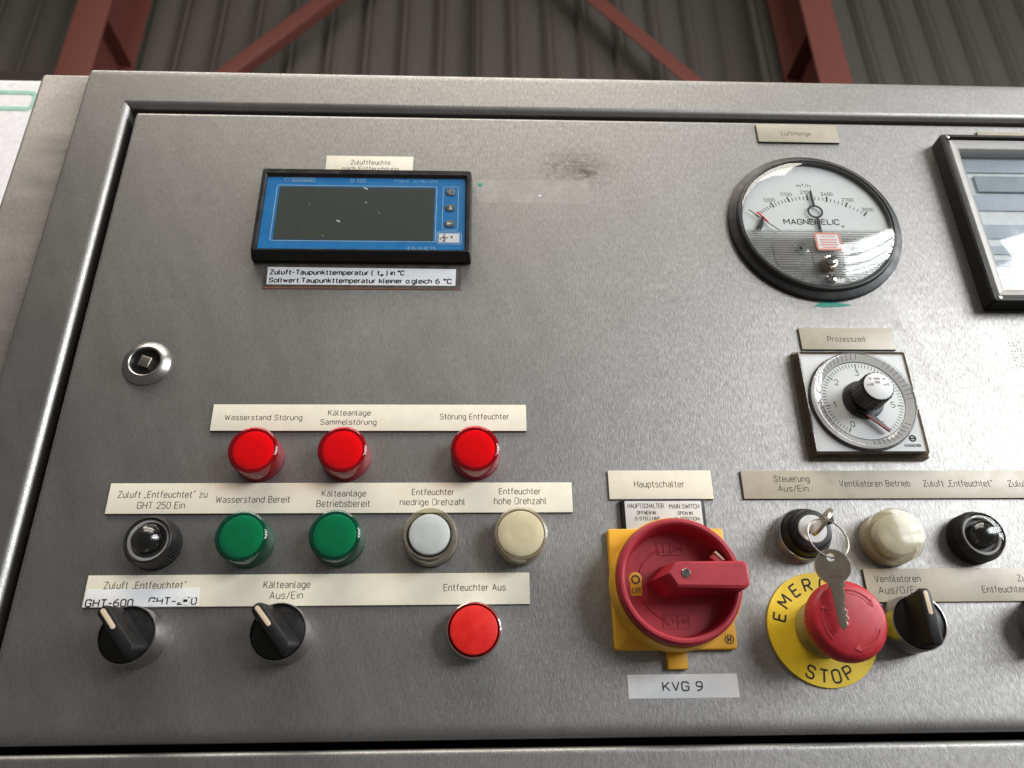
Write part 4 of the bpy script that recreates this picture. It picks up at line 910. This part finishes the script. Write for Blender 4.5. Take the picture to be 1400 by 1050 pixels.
b = B(); outline_line(b, 224.7 - GX, 242.3 - GX, 296.5 - GZ, 310.8 - GZ, 2, 7.86, 1.3, .06); b.done('border', M['pinkprint'], stk)
type_([('CAUTION', 228.8 - GX, 238.4 - GX, 307.0 - GZ, 1.6), ('DO NOT REMOVE', 227.2 - GX, 239.8 - GX, 304.5 - GZ, 1.3), ('THIS COVER', 227.8 - GX, 239.2 - GX, 302.2 - GZ, 1.3), ('SEE MANUAL', 227.6 - GX, 239.4 - GX, 299.9 - GZ, 1.3)] if False else
      [('CAUTION', 228.8 - GX, 238.4 - GX, 307.0 - GZ, 1.6)], 7.86, M['pinkprint'], stk)
b = B()
for zz, w_ in ((304.6, 12), (302.6, 11), (300.6, 12.2), (298.6, 9)): b.box(233.5 - GX - w_ / 2, 233.5 - GX + w_ / 2, 7.86, 7.92, zz - GZ, zz + .8 - GZ, 0)
b.done('text_lines', M['pinkprint'], stk)
def slot_screw(x_, z_, h0, r, hh, deg, nm):
    b = B(); b.lathe([(r, h0), (r, h0 + hh), (r * .82, h0 + hh + .5), (r * .4, h0 + hh + .7)], cx=x_, cz=z_, seg=36); s_ = b.done(nm, M['chrome'], t)
    b = B(); b.box(-r * .8, r * .8, h0 + hh, h0 + hh + .78, -.3, .3, 0); o = b.done('slot', M['black'], s_); o.matrix_basis = Matrix.Translation((x_ * .001, 0, z_ * .001)) @ Matrix.Rotation(math.radians(deg), 4, 'Y')
b = B(); b.lathe([(5.4, 7.4), (5.2, 9.2), (4.8, 12.4), (4.0, 12.6)], cx=229.4 - GX, cz=284.6 - GZ, seg=32); b.done('adjuster_barrel', M['brass'], t)
slot_screw(229.6 - GX, 284.8 - GZ, 12.6, 3.9, 1.2, 20, 'zero_screw')
slot_screw(229.8 - GX, 273.6 - GZ, 8.0, 3.3, .9, 75, 'cover_screw')
b = B(); b.prism(rrect(221 - GX, 239 - GX, 270.4 - GZ, 276.6 - GZ, 1.6), 7.35, 8.0, .2); b.done('cover_clip', M['clearplastic'], t)
b = B(); pr = []
for k in range(7):
    a = k / 6; pr.append((51.2 * (1 - a) ** .5 if a < 1 else .5, 8.6 + 6.4 * a))
pr[-1] = (3, 15)
b.lathe([(52.7, 6.6), (52.7, 8.5)] + [(52.7 * math.cos(k / 8 * PI / 2), 8.6 + 6.0 * math.sin(k / 8 * PI / 2)) for k in range(0, 8)], seg=128, cap0=False); b.done('lens', M['glass'], t)

# ------------------------------------------------------------------ process timer
TX, TZ = 231.9, 185.9
t = thing('process_timer', 'square clear framed timer with a round dial and black centre knob', 'timer', TX, TZ, h=-3.8)
b = B(); frame_loft(b, [(-36.2, 36.2, -35.9, 35.9, 1.6, 3.85), (-36.2, 36.2, -35.9, 35.9, 1.6, 6.6), (-35.4, 35.4, -35.0, 35.0, 1.6, 7.4), (-34.6, 34.6, -34, 34, 1.6, 10.8), (-34.3, 34.3, -33.7, 33.7, 1.4, 11.7), (-34.0, 34.0, -33.4, 33.4, 1.2, 11.8), (-33.2, 33.2, -32.6, 32.6, 1, 11.6), (-33.2, 33.2, -32.6, 32.6, 1, 3.85)])
b.done('frame', M['smoke'], t, 25)
b = B(); b.prism(rrect(-33.1, 33.1, -32.5, 32.5, .8), 3.9, 10.9, .1); b.done('face_plate', M['dial'], t)
b = B(); b.lathe([(32.8, 10.95), (32.6, 12.2), (32, 12.3)], seg=96); b.done('ring_shade_disc', M['mech'], t)  # black disc standing in for the shadow under the setting ring
b = B(); b.lathe([(25.6, 12.32), (25.6, 12.6), (25.2, 12.7)], seg=96); b.done('dial', M['dial'], t)
b = B(); b.lathe([(31.9, 12.35), (31.9, 15.6), (31.2, 16.2), (30.0, 16.2), (26.2, 14.2), (25.8, 12.9), (25.7, 12.35)], seg=96, cap0=False, cap1=False, loop=True, mod=None); rg = b.done('setting_ring', M['clearplastic'], t)
b = B(); b.lathe([(31.6, 12.4), (31.6, 13.2), (26.2, 12.9), (26.0, 12.4)], seg=96, cap0=False, cap1=False, loop=True); b.done('ring_bed', M['recgrey'], t)
b = B()
for k in range(60):
    a = 2 * PI * k / 60
    if (k % 15) > 9: continue
    b.tube([(26.6 * math.cos(a), 14.5, 26.6 * math.sin(a)), (30.0 * math.cos(a), 16.15, 30.0 * math.sin(a))], .16, 5)
b.done('grip_lines', M['grime'], rg)
b = B()
PX, PZ = 0, 0
for k in range(0, 61):
    deg = 211 + 49.7 * k / 10; a = math.radians(deg); u = Vector((math.sin(a), math.cos(a))); mj = k % 10 == 0; r1 = 24.6; r0 = 21.2 if mj else 22.2; wd = .55 if mj else .28
    s_ = Vector((u.y, -u.x)) * wd / 2; b.prism([tuple(u * r0 - s_), tuple(u * r0 + s_), tuple(u * r1 + s_), tuple(u * r1 - s_)], 12.72, 12.8, 0)
b.done('scale_ticks', M['print'], t)
nums = []
for k in range(7):
    a = math.radians(211 + 49.7 * k); r = 18.4; nums.append((str(k), r * math.sin(a), None, r * math.cos(a) - 1.7, 3.5, 0))
strokes_each([(n, x_ - (.8 if n == '1' else 1.1), x_ + (.8 if n == '1' else 1.1), z_, c_) for n, x_, _, z_, c_, _r in nums], 12.72, M['print'], t, sw=.45)
b = B(); b.lathe([(12.6, 12.75), (12.4, 14.2), (11.6, 14.6), (9, 14.6)]); b.done('hub', M['darkgrey'], t)
fl = lambda i, r, h: 1.0 if (i // 3) % 2 == 0 or r < 8.4 else .955
b = B(); b.lathe([(7.6, 14.6), (7.6, 18.0), (9.0, 18.6), (10.0, 20.0), (9.7, 32.0), (9.2, 32.8), (8.3, 33.0)], seg=144, mod=fl); kb = b.done('knob', M['black'], t, 25)
b = B(); b.lathe([(8.5, 33.02), (8.5, 33.3), (8.3, 33.4)]); b.done('knob_cap', M['white'], kb)
type_([('x100', -6.9, -2.6, .2, 1.7), ('x10', 3.2, 6.5, .2, 1.7), ('MIN', -1.6, 1.6, 4.0, 1.5), ('SEK', -1.6, 1.6, 1.7, 1.5), ('H', -4.8, -3.6, 4.0, 1.7), ('m', 3.4, 4.8, 4.0, 1.7)], 33.42, M['print'], kb)
b = B(); b.prism([(-5.5, -7.5), (1.8, -9.5), (11.4, -20.8), (10.2, -21.6)], 14.62, 16.2, .2); b.done('pointer', M['darkgrey'], t)
b = B(); b.prism([(-1.8, -11.4), (-1.0, -11.6), (10.3, -21.3), (9.7, -21.6)], 16.22, 16.6, .0); b.done('pointer_line', M['redprint'], t)
b = B(); b.lathe([(2.2, 11.0), (2.2, 11.12), (1.3, 11.12), (1.3, 11.0)], cx=26.2, cz=-24.2, seg=24, cap0=False, cap1=False, loop=True); b.box(24.6, 27.8, 11, 11.12, -24.6, -23.8, 0); b.done('maker_mark', M['print'], t)
type_([('SCHLEICHER', 20.4, 30.4, -29.6, 1.8)], 11.0, M['print'], t)
# clear brown outer skirt between frame and dial ring
# ------------------------------------------------------------------ chart recorder
RX, RZ = 404.0, 325.7
t = thing('chart_recorder', 'black framed chart recorder with a glass front at the right edge', 'recorder', RX, RZ)
b = B(); frame_loft(b, [(-72, 72, -71, 71, 2, .05), (-72, 72, -71, 71, 2, 11.0), (-71, 71, -70, 70, 2, 12.2), (-69, 69, -68, 68, 1.5, 12.2), (-68.4, 68.4, -67.4, 67.4, 1, 11.4), (-68.4, 68.4, -67.4, 67.4, 1, .05)]); b.done('frame', M['blacksatin'], t, 25)
b = B(); frame_loft(b, [(-67.6, 67.6, -66.6, 66.6, 1, .1), (-67.6, 67.6, -66.6, 66.6, 1, 10.2), (-66.4, 66.4, -65.4, 65.4, 1, 11.4), (-61.0, 61.0, -60.4, 60.4, 1, 9.2), (-60.0, 60.0, -59.4, 59.4, 1, 9.2), (-58.6, 58.6, -58, 58, 1, 7.2), (-58.6, 58.6, -58, 58, 1, .1)]); b.done('inner_frame', M['recgrey'], t, 25)
b = B(); b.box(-58.5, 58.5, .1, 1.2, -57.9, 57.9, 0); b.done('chart_paper', M['chartwhite'], t)
for nm, z0, z1, x0, mt, h in (('pale_band', 44, 56, -57.5, 'bandblue', 2.2), ('grey_band', 26, 40, -50, 'chartgrey', 3.0), ('pale_band', 10, 24, -57.5, 'bandblue', 2.0), ('pale_band', -14, -2, -57.5, 'bandblue', 1.8), ('pale_band', -27, -20, -57.5, 'bandblue', 1.8), ('pale_band', -37, -31.5, -57.5, 'bandblue', 1.8)):  # plain bands across the window, pale blue and one grey
    b = B(); b.box(x0, 57.5, 1.22, h, z0, z1, .2); b.done(nm, M[mt], t)
b = B()
for r_ in range(4):
    for c in range(5): outline_line(b, -55 + c * 21, -36 + c * 21, -55.5 + r_ * 4.2, -51.6 + r_ * 4.2, .2, 1.22, .25, .2)
b.done('printed_table', M['chartgrey'], t)
b = B(); b.box(-60.9, 60.9, 9.3, 9.9, -60.3, 60.3, .1); b.done('glass_pane', M['glass'], t)
for cx_, cz_ in ((-68.8, 68.6), (-68.8, -68.8)):
    b = B(); b.lathe([(1.6, 12.0), (1.5, 12.6), (1, 12.8)], cx=cx_ + 1.2, cz=cz_ + (-1 if cz_ > 0 else 1), seg=20); b.done('corner_stud', M['dullchrome'], t)
